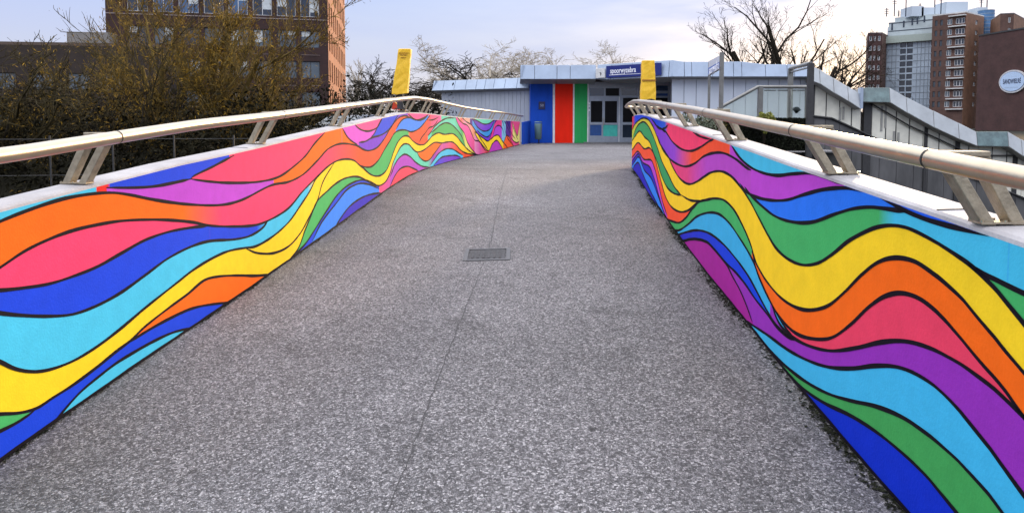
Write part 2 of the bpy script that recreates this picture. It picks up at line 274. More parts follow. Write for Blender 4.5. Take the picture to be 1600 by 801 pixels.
right_sheets = [
 ('top', [], None, [(980,RD),(990,(200,60,90)),(993,BL),(1026,BL),(1040,(45,100,215)),(1044,PK),(1113,PK),(1116,CO),(1141,CO),(1143,CN),(1285,CN),(1290,PU),(1318,PU),(1322,(30,95,235)),(1575,(30,95,235)),(1582,CN)]),
 ('vstrip', [(1017,184),(1024,193),(1030,201),(1035,202),(1040,207)], 1, [(1017,VI)]),
 ('ta', [(1020,187),(1027,197),(1035,201.5),(1041,206),(1052,222),(1067,233.5),(1082,235.6),(1097,229),(1108.6,221),(1117,217)], 1, [(1020,VI),(1055,(150,70,205)),(1082,CO)]),
 ('drip', [(1084,207),(1097,214),(1112,218)], 1, None),
 ('tab', [(1035,201),(1040,200),(1045,195)], 1, None),
 ('ra', [(1142,224),(1157,246),(1174,261),(1195,270.5),(1217,274),(1240,271.6),(1270,271),(1290,277),(1320,289)], 1, [(1142,PU)]),
 ('tb', [(1028,212),(1037,235),(1052,252),(1071,260),(1086,255.5),(1101,244),(1116,239),(1131,239),(1150,248),(1168.5,262.5),(1175,266)], 1, [(1028,PK),(1075,(225,70,130)),(1105,(185,75,195))]),
 ('rb', [(1157,286),(1168,300),(1187,309),(1210,313),(1232,312),(1256,304.5),(1286,296.5),(1316,293.5),(1342,296),(1368.5,303),(1391,315),(1417,329),(1443,340),(1477,350.5),(1518,360),(1552,366),(1580,371)], 1, [(1157,LB),(1180,(40,120,240)),(1360,(40,120,240)),(1414,(40,120,240)),(1419,CN)]),
 ('rc', [(1165,292),(1172,302),(1191,321),(1213.5,338),(1240,346.6),(1270,347),(1309,333.5),(1335,326),(1361,323.5),(1387,326),(1420,331)], 1, [(1165,GR),(1375,GR),(1400,CN)]),
 ('re', [(1500,398),(1526,419),(1560,437),(1600,456),(1660,485),(1760,530)], 1, [(1500,GR)]),
 ('rd', [(988,204),(992,195),(997,189.5),(1004,185),(1012,186),(1020,196),(1026,210),(1032,225),(1036,231),(1045,245),(1052.5,262),(1062.5,278),(1072.5,286),(1080,287.5),(1090,283.6),(1102,275.5),(1112,269.5),(1127,267.5),(1142,274),(1157,290),(1172,312),(1187,340),(1202,368),(1215,388.5),(1234,405),(1256,413.6),(1279,411),(1301,398),(1327,377),(1350,364),(1372,355),(1395,352),(1417,355),(1443,366),(1470,381),(1500,400),(1526,419),(1552,444),(1575,470),(1600,500),(1640,550),(1720,640)], 1, [(988,(190,200,60)),(1020,(225,205,50)),(1036,YE)]),
 ('g1', [(990,212),(995,199),(1000,193),(1006,190.5),(1012,195),(1020,210),(1027.5,230),(1035,252),(1045,272.5),(1055,292.5),(1065,304.5)], 1, [(990,(60,160,95))]),
 ('yh', [(987,222),(992,214),(1000,205),(1007.5,214),(1015,221),(1021,237),(1027.5,253),(1035,276),(1045,295),(1055,302.5),(1066,305)], 1, [(987,YE)]),
 ('yl', [(1065,304.5),(1079,312.5),(1093,314),(1105,312.5)], 1, None),
 ('tf', [(986,236),(989,233),(997.5,223),(1007.5,232.5),(1015,231),(1021,238),(1027,258),(1035,288),(1042,310),(1052,325),(1065,331),(1077,328),(1085,321),(1094,313.5)], 1, [(986,CO)]),
 ('pb', [(986,248),(990,244),(997,236.5),(1007,249),(1017.5,250),(1022.5,260),(1029,285),(1036,315),(1043,336)], 1, [(986,PU)]),
 ('ib', [(987,253),(992,246),(998,240),(1005,254),(1015,260),(1022,276),(1030,305),(1040,336),(1047,348)], 1, [(987,IN)]),
 ('lb5', [(988,259),(993,251),(998,245),(1007.5,266),(1017.5,277.5),(1027.5,302),(1037.5,330),(1046,349)], 1, [(988,LB)]),
 ('in5', [(989,264),(993,257),(997.5,254),(1005,272),(1015,294),(1025,314),(1037.5,336),(1046,351)], 1, [(989,IN)]),
 ('g3', [(1030,322),(1036,332),(1042,341),(1052.5,346),(1062.5,347.5),(1072.5,340),(1080,330),(1086,323),(1094,315),(1106,312),(1116,310),(1131,312),(1146,325),(1161,351),(1174,381),(1180,401),(1185,414)], 1, [(1030,GR)]),
 ('rf', [(1176,392),(1180,404),(1186,417),(1200,440),(1225,467.5),(1250,481.5),(1270,484),(1295,477.5),(1320,457.5),(1350,427.5),(1375,409),(1400,402.5),(1430,407.5),(1465,430),(1500,460),(1535,500),(1570,542),(1600,577),(1650,640),(1720,720)], 1, [(1176,OR)]),
 ('rg', [(1178,400),(1182,417),(1200,460),(1220,495),(1245,520),(1270,528.5),(1300,527.5),(1330,507.5),(1360,479),(1385,462.5),(1410,457.5),(1440,466.5),(1475,495),(1510,535),(1545,576),(1575,610),(1597,641),(1640,700)], 1, [(1178,(238,66,98))]),
 ('cy2', [(1040,348),(1050,357),(1060,360),(1075,351),(1090,338),(1108.6,332),(1123.6,334),(1138.6,346),(1157,371.6),(1172,396),(1180,412),(1187,432),(1200,461),(1215,489),(1230,513),(1243,528)], 1, [(1040,(60,175,225)),(1130,(60,175,225))]),
 ('in2', [(1050,366),(1058,367),(1071,363),(1090,359.5),(1108.6,364),(1130,380),(1150,402.5),(1170,430),(1185,457),(1200,485),(1215,507.5),(1230,522),(1243,530)], 1, [(1050,IN),(1160,BL)]),
 ('mg1', [(1056,376),(1067,376),(1086,372.5),(1105,377.5),(1120,392),(1137,412),(1150,424.5),(1165,442.5),(1182,467.5),(1200,490),(1215,510),(1230,524),(1243,531)], 1, [(1056,P2)]),
 ('mg2', [(1056,377),(1067,377),(1086,373.5),(1105,378.5),(1120,393),(1137,414),(1145,430),(1157,452),(1167,475),(1177,503)], 1, [(1056,MG)]),
 ('rh', [(1205,470),(1220,506),(1240,526),(1265,539.5),(1300,547.5),(1340,543),(1380,534),(1415,532.5),(1450,541),(1490,560),(1530,586),(1565,614),(1597,644),(1640,690),(1720,770)], 1, [(1205,P2)]),
 ('ri', [(1166,499),(1170,502.5),(1200,522.5),(1235,547.5),(1270,565),(1300,573.5),(1335,575),(1370,571),(1405,573),(1440,587),(1475,612.5),(1515,656),(1550,700),(1580,740),(1602,771),(1660,850)], 1, [(1166,(65,182,228))]),
 ('rj', [(1168,502),(1172,508),(1195,535),(1225,567.5),(1260,595),(1295,614),(1330,625),(1370,634),(1410,650),(1445,672.5),(1485,705),(1525,745),(1555,780),(1575,806),(1650,900)], 1, [(1168,(66,160,85))]),
 ('rk', [(1170,508),(1200,547.5),(1235,585),(1260,609),(1290,629),(1330,648),(1370,673),(1410,705),(1445,737.5),(1475,772),(1500,803),(1580,900)], 1, [(1170,DB)]),
]

def mural_mesh(W, sheets, name, parent):
    off=-W.side*0.004
    cur=[]
    for key, pts, line, col in sheets:
        if pts and key!='top':
            d=crd(pts,8); sz=np.array([W.proj(x,y) for x,y in d])
            if W.side>0: sz=sz[::-1]
            s=np.maximum.accumulate(sz[:,0]+np.arange(len(sz))*1e-6); cur.append((key,s,sz[:,1],line,col))
        else: cur.append((key,None,None,line,col))
    # colour stops from picture columns to wall positions
    def stops(col,pts):
        px=[q[0] for q in pts] if pts else None; py=[q[1] for q in pts] if pts else None
        o=[]
        for x,c in col: o.append((W.proj(x, float(np.interp(x,px,py)) if px else 250)[0], lin(c)))
        o.sort(key=lambda q:q[0]); return np.array([q[0] for q in o]), np.array([q[1] for q in o])
    TOPL=[(0,330),(100,304),(200,277),(300,250),(400,232),(500,207),(600,183),(634,175),(700,180),(813,190)] if W.side<0 else [(987,183),(1045,193),(1142,224),(1270,270),(1574,370)]
    st=[stops(c[4],q[1] if c[0]!='top' else TOPL) if c[4] else None for c,q in zip(cur,sheets)]
    S0, S1 = 0.0, float(W.S[-1])
    ss=[S0]; 
    while ss[-1]<S1:
        Y=max(.5,abs(W.xy(ss[-1])[1])); ss.append(ss[-1]+min(.05,max(.004,.0032*Y)) if ss[-1]>3.5 else ss[-1]+.05)
    ss[-1]=S1; ss=np.array(ss)
    base=np.array([W.zb(t) for t in ss])+.004; top=base+HW-.02
    xy=np.array([W.xy(t)-W.nout(t)*.004 for t in ss])
    H=[]
    for key,s,z,line,col in cur:
        H.append(None if s is None else np.interp(ss,s,z))
    verts=[];faces=[];cols=[]
    def V(i,z,o=0.):
        n=W.nout(ss[i]); verts.append((xy[i][0]-n[0]*o, xy[i][1]-n[1]*o, z)); return len(verts)-1
    for i in range(len(ss)-1):
        a,b=ss[i],ss[i+1]; mid=(a+b)/2
        act=[]
        for k,(key,s,z,line,col) in enumerate(cur):
            if col is None: continue
            if s is None: za,zb_=top[i],top[i+1]
            else:
                if mid<s[0] or mid>s[-1]: continue
                za,zb_=H[k][i],H[k][i+1]
            za=min(max(za,base[i]),top[i]); zb_=min(max(zb_,base[i+1]),top[i+1])
            act.append((k,za,zb_))
        cuts=sorted(set((q[1],q[2]) for q in act)|{(base[i],base[i+1])}, key=lambda q:-(q[0]+q[1]))
        for c0,c1 in zip(cuts[:-1],cuts[1:]):
            a0,b0=c0; a1,b1=c1; a1=min(a0,a1); b1=min(b0,b1)
            if a0-a1<1e-5 and b0-b1<1e-5: continue
            zm=(a0+b0+a1+b1)/4; colr=None
            for k,za,zb_ in act:
                if (za+zb_)/2>zm: kk=k
            sx,sc=st[kk]; c=[float(np.interp(mid,sx,sc[:,j])) for j in range(3)]
            f=[V(i,a1),V(i+1,b1),V(i+1,b0),V(i,a0)]
            if W.side>0: f=f[::-1]
            faces.append(f); cols.append(c)
    # ink lines: ribbons of brush paint, 1.5 mm proud
    ink=(.006,.004,.010)
    def ribbon(s,z,wd=None,seed=0):
        rnd=random.Random(seed); keep=[0]
        for i in range(1,len(s)):
            if math.hypot(s[i]-s[keep[-1]], z[i]-z[keep[-1]])>.012: keep.append(i)
        s=s[keep];z=z[keep]
        if len(s)<2: return
        pts=[];ph=rnd.random()*9
        for i in range(len(s)):
            i0=max(i-1,0);i1=min(i+1,len(s)-1); dx=s[i1]-s[i0];dz=z[i1]-z[i0];L=math.hypot(dx,dz)+1e-9
            Y=W.xy(s[i])[1]; wd_=(wd or (.0060+.0006*Y))*(1+.16*math.sin(s[i]*7+ph)+.08*math.sin(s[i]*23+ph))
            e=min(1,(i+.6)/4,(len(s)-i-.4)/4); wd_*=max(.35,e)
            pts.append(((s[i]-dz/L*wd_, z[i]+dx/L*wd_),(s[i]+dz/L*wd_, z[i]-dx/L*wd_)))
        def P(q):
            t,zz=q; t=min(max(t,0),S1); bz=W.zb(t)+.004; zz=min(max(zz,bz),bz+HW-.02)
            n=W.nout(t); p=W.xy(t)-n*.0058; verts.append((p[0],p[1],zz)); return len(verts)-1
        for (a,b),(c,d) in zip(pts[:-1],pts[1:]):
            zc=(a[1]+b[1]+c[1]+d[1])/4; tm=(a[0]+c[0])/2
            if zc<W.zb(tm)-.01 or zc>W.zb(tm)+HW+.01: continue
            f=[P(b),P(d),P(c),P(a)]
            if W.side>0: f=f[::-1]
            faces.append(f); cols.append(ink)
    for j,(key,s,z,line,col) in enumerate(cur):
        if s is not None and line: ribbon(s,z,seed=j)
    bs=np.linspace(0,S1,400); ribbon(bs,np.array([W.zb(t)+.012 for t in bs]),.010,99)
    me=bpy.data.meshes.new(name); me.from_pydata(verts,[],faces)
    ca=me.color_attributes.new('paint','FLOAT_COLOR','CORNER')
    arr=np.repeat(np.array([c+[1] if isinstance(c,list) else list(c)+[1] for c in cols],dtype=np.float32),4,axis=0)
    ca.data.foreach_set('color',arr.ravel()); me.materials.append(MURAL); me.update()
    o=link(name,me,parent); return o
# mural paint
MURAL=bpy.data.materials.new('mural_paint'); MURAL.use_nodes=True; t=MURAL.node_tree; b=t.nodes['Principled BSDF']; b.inputs['Roughness'].default_value=.75; b.inputs['Specular IOR Level'].default_value=.12
a=N(t,'ShaderNodeVertexColor'); a.layer_name='paint'
co=N(t,'ShaderNodeTexCoord'); n=N(t,'ShaderNodeTexNoise'); n.inputs['Scale'].default_value=9; n.inputs['Detail'].default_value=8; n.inputs['Roughness'].default_value=.7; t.links.new(co.outputs['Object'],n.inputs[0])
mr=N(t,'ShaderNodeMapRange'); mr.inputs['From Min'].default_value=.3; mr.inputs['From Max'].default_value=.7; mr.inputs['To Min'].default_value=.86; mr.inputs['To Max'].default_value=1.0; t.links.new(n.outputs[0],mr.inputs[0])
mu=N(t,'ShaderNodeVectorMath',operation='SCALE'); t.links.new(a.outputs[0],mu.inputs[0]); t.links.new(mr.outputs[0],mu.inputs['Scale']); t.links.new(mu.outputs[0],b.inputs['Base Color'])
n2=N(t,'ShaderNodeTexNoise'); n2.inputs['Scale'].default_value=90; t.links.new(co.outputs['Object'],n2.inputs[0]); bb=N(t,'ShaderNodeBump'); bb.inputs['Strength'].default_value=.12; bb.inputs['Distance'].default_value=.01
t.links.new(n2.outputs[0],bb.inputs['Height']); t.links.new(bb.outputs[0],b.inputs['Normal'])

M_CONC=mat('white_painted_concrete',(.34,.33,.345),.7,0,.24,2.6,.25,70)
M_STEEL=mat('brushed_stainless_steel',(.50,.425,.31),.30,.9,.10,14,.05,200)
M_POST=mat('weathered_galvanised_steel',(.36,.31,.23),.5,.6,.28,25,.15,120)
M_GAP=mat('black_rubber_joint',(.02,.02,.02),.8)

def parapet(W, sheets, label, railing_s):
    T=thing('bridge_parapet',label,'parapet',(0,0,0),group='painted parapets of the bridge')
    mb=MB(); n=int(W.S[-1]/.25)+2; ts=np.linspace(0,W.S[-1],n)
    rings=[]
    for t_ in ts:
        p=W.xy(t_); nn=W.nout(t_); z=W.zb(t_)
        prof=[(0,-.5),(0,HW-.022),(.007,HW-.007),(.022,HW),(.156,HW+.004),(.168,HW-.012),(.168,-.5)]
        rings.append([(p[0]+nn[0]*a,p[1]+nn[1]*a,z+h) for a,h in prof])
    k=7; vs=[q for r in rings for q in r]; fs=[]
    for i in range(n-1):
        for j in range(k):
            j2=(j+1)%k; q=(i*k+j,i*k+j2,(i+1)*k+j2,(i+1)*k+j); fs.append(q if W.side<0 else q[::-1])
    fs.append(tuple(range(k))); fs.append(tuple((n-1)*k+j for j in range(k)))
    mb.mesh(vs,fs); mb.build('wall_body',M_CONC,T)
    mural_mesh(W,sheets,'mural',T)
    for t_ in np.arange(2.2,W.S[-1]-.5,3.05):
        p=Vector((*W.xy(t_),W.zb(t_)+HW)); nn=W.nout(t_); N3=Vector((nn[0],nn[1],0)); d=W.tan(t_); D3=Vector((d[0],d[1],0))*.0035; cj=MB()
        cj.hexa([p+N3*.022-D3+Vector((0,0,.0002)),p+N3*.155-D3+Vector((0,0,.004)),p+N3*.155+D3+Vector((0,0,.004)),p+N3*.022+D3+Vector((0,0,.0002))],[p+N3*.022-D3+Vector((0,0,.003)),p+N3*.155-D3+Vector((0,0,.007)),p+N3*.155+D3+Vector((0,0,.007)),p+N3*.022+D3+Vector((0,0,.003))]); cj.build('coping_joint',M_GAP,T)
    # tubular handrail, inside of the wall top
    hr,ins=(.235,.13) if W.side<0 else (.19,.13)
    def rail_pt(t_,dz=0,din=0):
        p=W.xy(t_); nn=W.nout(t_); q=p-nn*(ins+din); return Vector((q[0],q[1],W.zb(t_)+HW+hr+dz))
    r=MB(); tt=np.linspace(.1,W.S[-1]-(.3 if W.side>0 else .1),140); r.tube([rail_pt(x) for x in tt],.032 if W.side<0 else .029,24); r.build('handrail',M_STEEL,T)
    for s_ in railing_s:
        j=MB(); j.tube([rail_pt(s_-.004),rail_pt(s_+.004)],.0332 if W.side<0 else .0302,24,cap=False); j.build('rail_joint',M_GAP,T)
        d=W.tan(s_); nn=W.nout(s_); D3=Vector((d[0],d[1],0)); N3=Vector((nn[0],nn[1],0)); P0=Vector((*W.xy(s_),W.zb(s_)+HW))
        m_=MB(); fo=.045 if W.side<0 else .030
        for o_ in (0,.085):
            # leaning flat bar: foot on the wall top, head under the rail line
            foot=P0+N3*(fo+o_)+Vector((0,0,.001)); head=P0+N3*(-.085+o_)+Vector((0,0,hr-.018+ (.01 if o_==0 else .035)))
            c=(head-foot); wv=N3*.020; th=D3*.026
            fl=.0
            m_.hexa([foot-wv-th,foot+wv-th,foot+wv+th,foot-wv+th],[head-wv-th,head+wv-th,head+wv+th,head-wv+th])
        # flat top strap from rail to the outer bar
        h0=P0+N3*(-ins+.0)+Vector((0,0,hr+.016)); h1=P0+N3*(-.085+.085+.020)+Vector((0,0,hr+.016)); th=D3*.034; zz=Vector((0,0,.008))
        m_.hexa([h0-th-zz,h1-th-zz,h1+th-zz,h0+th-zz],[h0-th+zz,h1-th+zz,h1+th+zz,h0+th+zz])
        po=m_.build('railing_post',M_POST,T,bevel=.003)
        # foot plate
        fp=MB(); q=[P0+N3*(fo-.027)-D3*.031,P0+N3*(fo+.110)-D3*.031,P0+N3*(fo+.110)+D3*.031,P0+N3*(fo-.027)+D3*.031]
        u3=Vector((0,0,.0055)); fp.hexa([x+u3 for x in q],[x+u3*2 for x in q]); fp.build('foot_plate',M_POST,po)
        for da,db in ((fo-.023,-.026),(fo-.023,.026),(fo+.043,-.027),(fo+.043,.027),(fo+.106,-.026),(fo+.106,.026)):
            c_=P0+N3*da+D3*db+Vector((0,0,.0105)); bo=MB(); bo.tube([c_,c_+Vector((0,0,.006))],.0055,6); bo.build('bolt',M_STEEL,po)
    return T
# positions of posts by distance ahead
def s_at(W,Y): return float(np.interp(Y,W.P[:,1],W.S))
lp=[s_at(WL,y) for y in (-.2,1.75,3.5,5.6,7.8,10.0,11.8,13.4,15.6,18,20.4,22.8,25.2,27.6,29.5,30.8,31.8)]
rp=[s_at(WR,y) for y in (-1.2,.55,2.03,3.06,4.8,6.5,8.3,10.2,12.1,13.7)]
parapet(WL,left_sheets,'left bridge parapet with a rainbow wave mural, curving off towards the blue wall panel',lp)
parapet(WR,right_sheets,'right bridge parapet with a rainbow wave mural, ending in a rounded nose before the doors',rp)

# ------------------------------------------------------------------ deck
def deck_material():
    m=bpy.data.materials.new('exposed_aggregate'); m.use_nodes=True; t=m.node_tree; b=t.nodes['Principled BSDF']; b.inputs['Roughness'].default_value=.8; b.inputs['Specular IOR Level'].default_value=.35
    co=N(t,'ShaderNodeTexCoord')
    # warp, then elongated chips of stone
    wn=N(t,'ShaderNodeTexNoise'); wn.inputs['Scale'].default_value=50; wn.inputs['Detail'].default_value=2; t.links.new(co.outputs['Object'],wn.inputs[0])
    sc=N(t,'ShaderNodeVectorMath',operation='SCALE'); sc.inputs['Scale'].default_value=.021; t.links.new(wn.outputs['Color'],sc.inputs[0])
    ad=N(t,'ShaderNodeVectorMath',operation='ADD'); t.links.new(co.outputs['Object'],ad.inputs[0]); t.links.new(sc.outputs[0],ad.inputs[1])
    v=N(t,'ShaderNodeTexVoronoi'); v.inputs['Scale'].default_value=112; t.links.new(ad.outputs[0],v.inputs['Vector'])
    ve=N(t,'ShaderNodeTexVoronoi'); ve.feature='DISTANCE_TO_EDGE'; ve.inputs['Scale'].default_value=112; t.links.new(ad.outputs[0],ve.inputs['Vector'])
    sp=N(t,'ShaderNodeSeparateColor'); t.links.new(v.outputs['Color'],sp.inputs[0])
    r=N(t,'ShaderNodeValToRGB'); e=r.color_ramp.elements
    e[0].position=0; e[0].color=(0.060,0.058,0.061,1); e[1].position=1; e[1].color=(0.370,0.355,0.365,1)
    q=r.color_ramp.elements.new(.35); q.color=(0.121,0.116,0.122,1); q=r.color_ramp.elements.new(.75); q.color=(0.215,0.207,0.217,1)
    t.links.new(sp.outputs[0],r.inputs[0])
    er=N(t,'ShaderNodeMapRange'); er.inputs['From Max'].default_value=.16; er.inputs['To Min'].default_value=.35; er.inputs['To Max'].default_value=1; t.links.new(ve.outputs['Distance'],er.inputs[0])
    m1=N(t,'ShaderNodeVectorMath',operation='SCALE'); t.links.new(r.outputs[0],m1.inputs[0]); t.links.new(er.outputs[0],m1.inputs['Scale'])
    # broad worn stains
    n=N(t,'ShaderNodeTexNoise'); n.inputs['Scale'].default_value=.55; n.inputs['Detail'].default_value=9; n.inputs['Roughness'].default_value=.6; t.links.new(co.outputs['Object'],n.inputs[0])
    r2=N(t,'ShaderNodeMapRange'); r2.inputs['From Min'].default_value=.3; r2.inputs['From Max'].default_value=.7; r2.inputs['To Min'].default_value=.88; r2.inputs['To Max'].default_value=1.48; t.links.new(n.outputs[0],r2.inputs[0])
    m2=N(t,'ShaderNodeVectorMath',operation='SCALE'); t.links.new(m1.outputs[0],m2.inputs[0]); t.links.new(r2.outputs[0],m2.inputs['Scale'])
    n3=N(t,'ShaderNodeTexNoise'); n3.inputs['Scale'].default_value=2.3; n3.inputs['Detail'].default_value=5; n3.inputs['Roughness'].default_value=.65; n3.inputs['Distortion'].default_value=.6; t.links.new(co.outputs['Object'],n3.inputs[0])
    r3=N(t,'ShaderNodeMapRange'); r3.inputs['From Min'].default_value=.56; r3.inputs['From Max'].default_value=.68; r3.inputs['To Min'].default_value=1; r3.inputs['To Max'].default_value=.74; t.links.new(n3.outputs[0],r3.inputs[0])
    v4=N(t,'ShaderNodeTexVoronoi'); v4.inputs['Scale'].default_value=2.1; t.links.new(ad.outputs[0],v4.inputs['Vector'])
    r4=N(t,'ShaderNodeMapRange'); r4.inputs['From Min'].default_value=.030; r4.inputs['From Max'].default_value=.040; r4.inputs['To Min'].default_value=.45; r4.inputs['To Max'].default_value=1; t.links.new(v4.outputs['Distance'],r4.inputs[0])
    mm_=N(t,'ShaderNodeMath',operation='MULTIPLY'); t.links.new(r3.outputs[0],mm_.inputs[0]); t.links.new(r4.outputs[0],mm_.inputs[1])
    m3=N(t,'ShaderNodeVectorMath',operation='SCALE'); t.links.new(m2.outputs[0],m3.inputs[0]); t.links.new(mm_.outputs[0],m3.inputs['Scale'])
    t.links.new(m3.outputs[0],b.inputs['Base Color'])
    bp=N(t,'ShaderNodeBump'); bp.inputs['Strength'].default_value=.7; bp.inputs['Distance'].default_value=.006; t.links.new(er.outputs[0],bp.inputs['Height']); t.links.new(bp.outputs[0],b.inputs['Normal'])
    return m
M_DECK=deck_material()
def smooth_interp(A):
    return lambda Y: float(np.interp(Y,A[:,0],A[:,1]))
ys=list(np.arange(-3,13.45,.25))+[13.45]
def xl(Y): return float(np.interp(Y,WL.P[:,1],WL.P[:,0]))
def xr(Y): return float(np.interp(Y,WR.P[:WR.i1,1],WR.P[:WR.i1,0]))
def strip(ys_,xa,xb,n,zoff=0,cross=lambda f,Y: zl(Y)*(1-f)+zr(Y)*f):
    mb=MB(); vs=[];fs=[]
    for Y in ys_:
        for i in range(n+1):
            f=i/n; vs.append((xa(Y)*(1-f)+xb(Y)*f,Y,cross(f,Y)+zoff))
    for j in range(len(ys_)-1):
        for i in range(n): fs.append((j*(n+1)+i,j*(n+1)+i+1,(j+1)*(n+1)+i+1,(j+1)*(n+1)+i))
    mb.mesh(vs,fs,0,True); return mb
dm=strip(ys,xl,xr,6)
dm.mesh([(xl(y)-.0,y,zl(y)-.45) for y in (-3,13.45)]+[(xr(y),y,zr(y)-.45) for y in (13.45,-3)],[(0,1,2,3)])
dm.build('bridge_deck',M_DECK,kind='structure')
def deck_z(x,Y):
    f=(x-xl(Y))/(xr(Y)-xl(Y)); return zl(Y)*(1-f)+zr(Y)*f
# plaza beyond the expansion joint
M_PLAZA=mat('plaza_concrete_paving',(.22,.215,.225),.75,0,.28,60,.3,90)
pz=MB(); yy=[13.49,14.6,15.3,17.6,20.5,23.55,23.6,28,32,36,46]
def pxl(Y): return xl(min(Y,32.2)) if Y<=32.3 else -14 if Y>37.5 else .38
vs=[];fs=[]
for Y in yy:
    xa=xl(Y)-.02 if Y<=32.2 else (.2 if Y<36 else -9); xb={13.49:xr(13.49)+.0,14.6:2.62,15.3:3.7}.get(Y,4.6 if Y<23.5 else 11.2)
    for i in range(9):
        f=i/8; vs.append((xa*(1-f)+xb*f,Y,zl(Y)*(1-f)+zr(Y)*f-.004))
for j in range(len(yy)-1):
    for i in range(8): fs.append((j*9+i,j*9+i+1,(j+1)*9+i+1,(j+1)*9+i))
pz.mesh(vs,fs); pz.build('plaza',M_DECK,kind='structure')
# joints
M_SEAL=mat('dark_joint_sealant',(.035,.034,.036),.7)
j=MB(); a=strip([13.43,13.51],xl,xr,6,.004); a.build('expansion_joint',M_SEAL,kind='structure')
jt=MB(); ptsj=[(-.50,1.6),(-.455,2.15),(-.395,3.2),(-.33,4.3),(-.27,5.2),(-.235,5.86)]
def line_strip(pts,wd,z=.003,wob=.006,seed=1):
    mb=MB(); rn=random.Random(seed); P=[]
    for (x0,y0),(x1,y1) in zip(pts[:-1],pts[1:]):
        k=max(2,int(math.hypot(x1-x0,y1-y0)/.06))
        for i in range(k): P.append((x0+(x1-x0)*i/k+rn.uniform(-wob,wob),y0+(y1-y0)*i/k,wd*rn.uniform(.5,1.3)))
    for a,b in zip(P[:-1],P[1:]):
        mb.face([(a[0]-a[2],a[1],deck_z(a[0],a[1])+z),(a[0]+a[2],a[1],deck_z(a[0],a[1])+z),(b[0]+b[2],b[1],deck_z(b[0],b[1])+z),(b[0]-b[2],b[1],deck_z(b[0],b[1])+z)])
    return mb
lj=line_strip(ptsj,.0024); lj.build('deck_joint',M_SEAL,kind='structure')
line_strip([(-.205,6.32),(-.17,9),(-.12,11.5),(-.08,13.3)],.003,seed=3).build('deck_joint',M_SEAL,kind='structure')
# hatch
hx,hy=-.215,6.08; hz=deck_z(hx,hy); T=thing('deck_hatch','small rectangular metal hatch set in the grey deck on the joint line','hatch',(hx,hy,hz+.003)); T.rotation_euler=(math.atan(.076),-.022,0)
M_IRON=mat('worn_cast_iron',(.045,.045,.05),.7,.1,.5,40,.5,150)
h=MB(); 
for q in ((-.2,.2,-.2,-.165),(-.2,.2,.165,.2),(-.2,-.165,-.165,.165),(.165,.2,-.165,.165)): h.box(*q,0,.008)
h.build('frame',mat('hatch_frame_steel',(.07,.07,.075),.5,.4,.2,30),T)
h=MB(); h.box(-.158,.158,-.158,.158,0,.004)
for k in range(6): h.box(-.135+.047*k,-.115+.047*k,-.13,.13,.004,.009)
h.box(-.02,.02,-.145,-.135,.004,.007); h.build('cover',M_IRON,T)
# streak of light on the plaza, painted as a pale strip
st=MB(); st.box(-1.2+.3,3.0,26.5,26.56,zl(26.5)-.003,zl(26.5)+.001); st.build('light_streak',mat('pale_light_streak',(.42,.41,.41),.7),kind='structure')

# ------------------------------------------------------------------ terrain
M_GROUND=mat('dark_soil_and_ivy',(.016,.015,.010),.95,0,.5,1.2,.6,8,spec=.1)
def ground_h(x,y):
    if x<6: e0,e1=17,27
    elif x<13: e0,e1=25,28.5
    else: e0,e1=34,42
    if x<-8: e0,e1=12+min(6,(x+8)*-.1),27
    t=min(max((y-e0)/(e1-e0),0),1); t=t*t*(3-2*t); return -5+5.62*t
xs=[-1500,-600,-250,-120]+list(np.arange(-80,81,4.))+[120,250,600,1500]; ysg=[-1500,-400,-100,-30]+list(np.arange(-12,61,3.))+[80,120,250,600,1500]
g=MB(); vs=[(x,y,ground_h(x,y)) for y in ysg for x in xs]; k=len(xs)
g.mesh(vs,[(j*k+i,j*k+i+1,(j+1)*k+i+1,(j+1)*k+i) for j in range(len(ysg)-1) for i in range(k-1)],0,True); g.build('ground',M_GROUND,kind='structure')
#@@REST

# ------------------------------------------------------------------ facade helper
def facade(mb, O, U, Nn, W_, H_, holes, depth, mi=0, mi_rev=None, z0=0.):
    """wall sheet with real openings; O bottom-left corner, U along, Nn outward"""
    O=Vector(O);U=Vector(U);Nn=Vector(Nn); mr_=mi if mi_rev is None else mi_rev
    us=sorted({0,W_}|{h[0] for h in holes}|{h[1] for h in holes}); vs=sorted({z0,H_}|{h[2] for h in holes}|{h[3] for h in holes})
    P=lambda u,v,w_=0: O+U*u+Vector((0,0,v))+Nn*w_
    for i in range(len(us)-1):
        run=None
        for j in range(len(vs)-1):
            cu=(us[i]+us[i+1])/2; cv=(vs[j]+vs[j+1])/2
            if any(h[0]<cu<h[1] and h[2]<cv<h[3] for h in holes): continue
            a,b,c,d=us[i],us[i+1],vs[j],vs[j+1]
            mb.face([P(a,c),P(b,c),P(b,d),P(a,d)],mi,[(a,c),(b,c),(b,d),(a,d)])
    for (a,b,c,d) in holes:
        for q,uvs in (([P(a,c),P(b,c),P(b,c,-depth),P(a,c,-depth)],0),([P(a,d,-depth),P(b,d,-depth),P(b,d),P(a,d)],0),([P(a,c),P(a,c,-depth),P(a,d,-depth),P(a,d)],0),([P(b,c,-depth),P(b,c),P(b,d),P(b,d,-depth)],0)):
            mb.face(q,mr_,[(a,c),(a+depth,c),(a+depth,d),(a,d)])
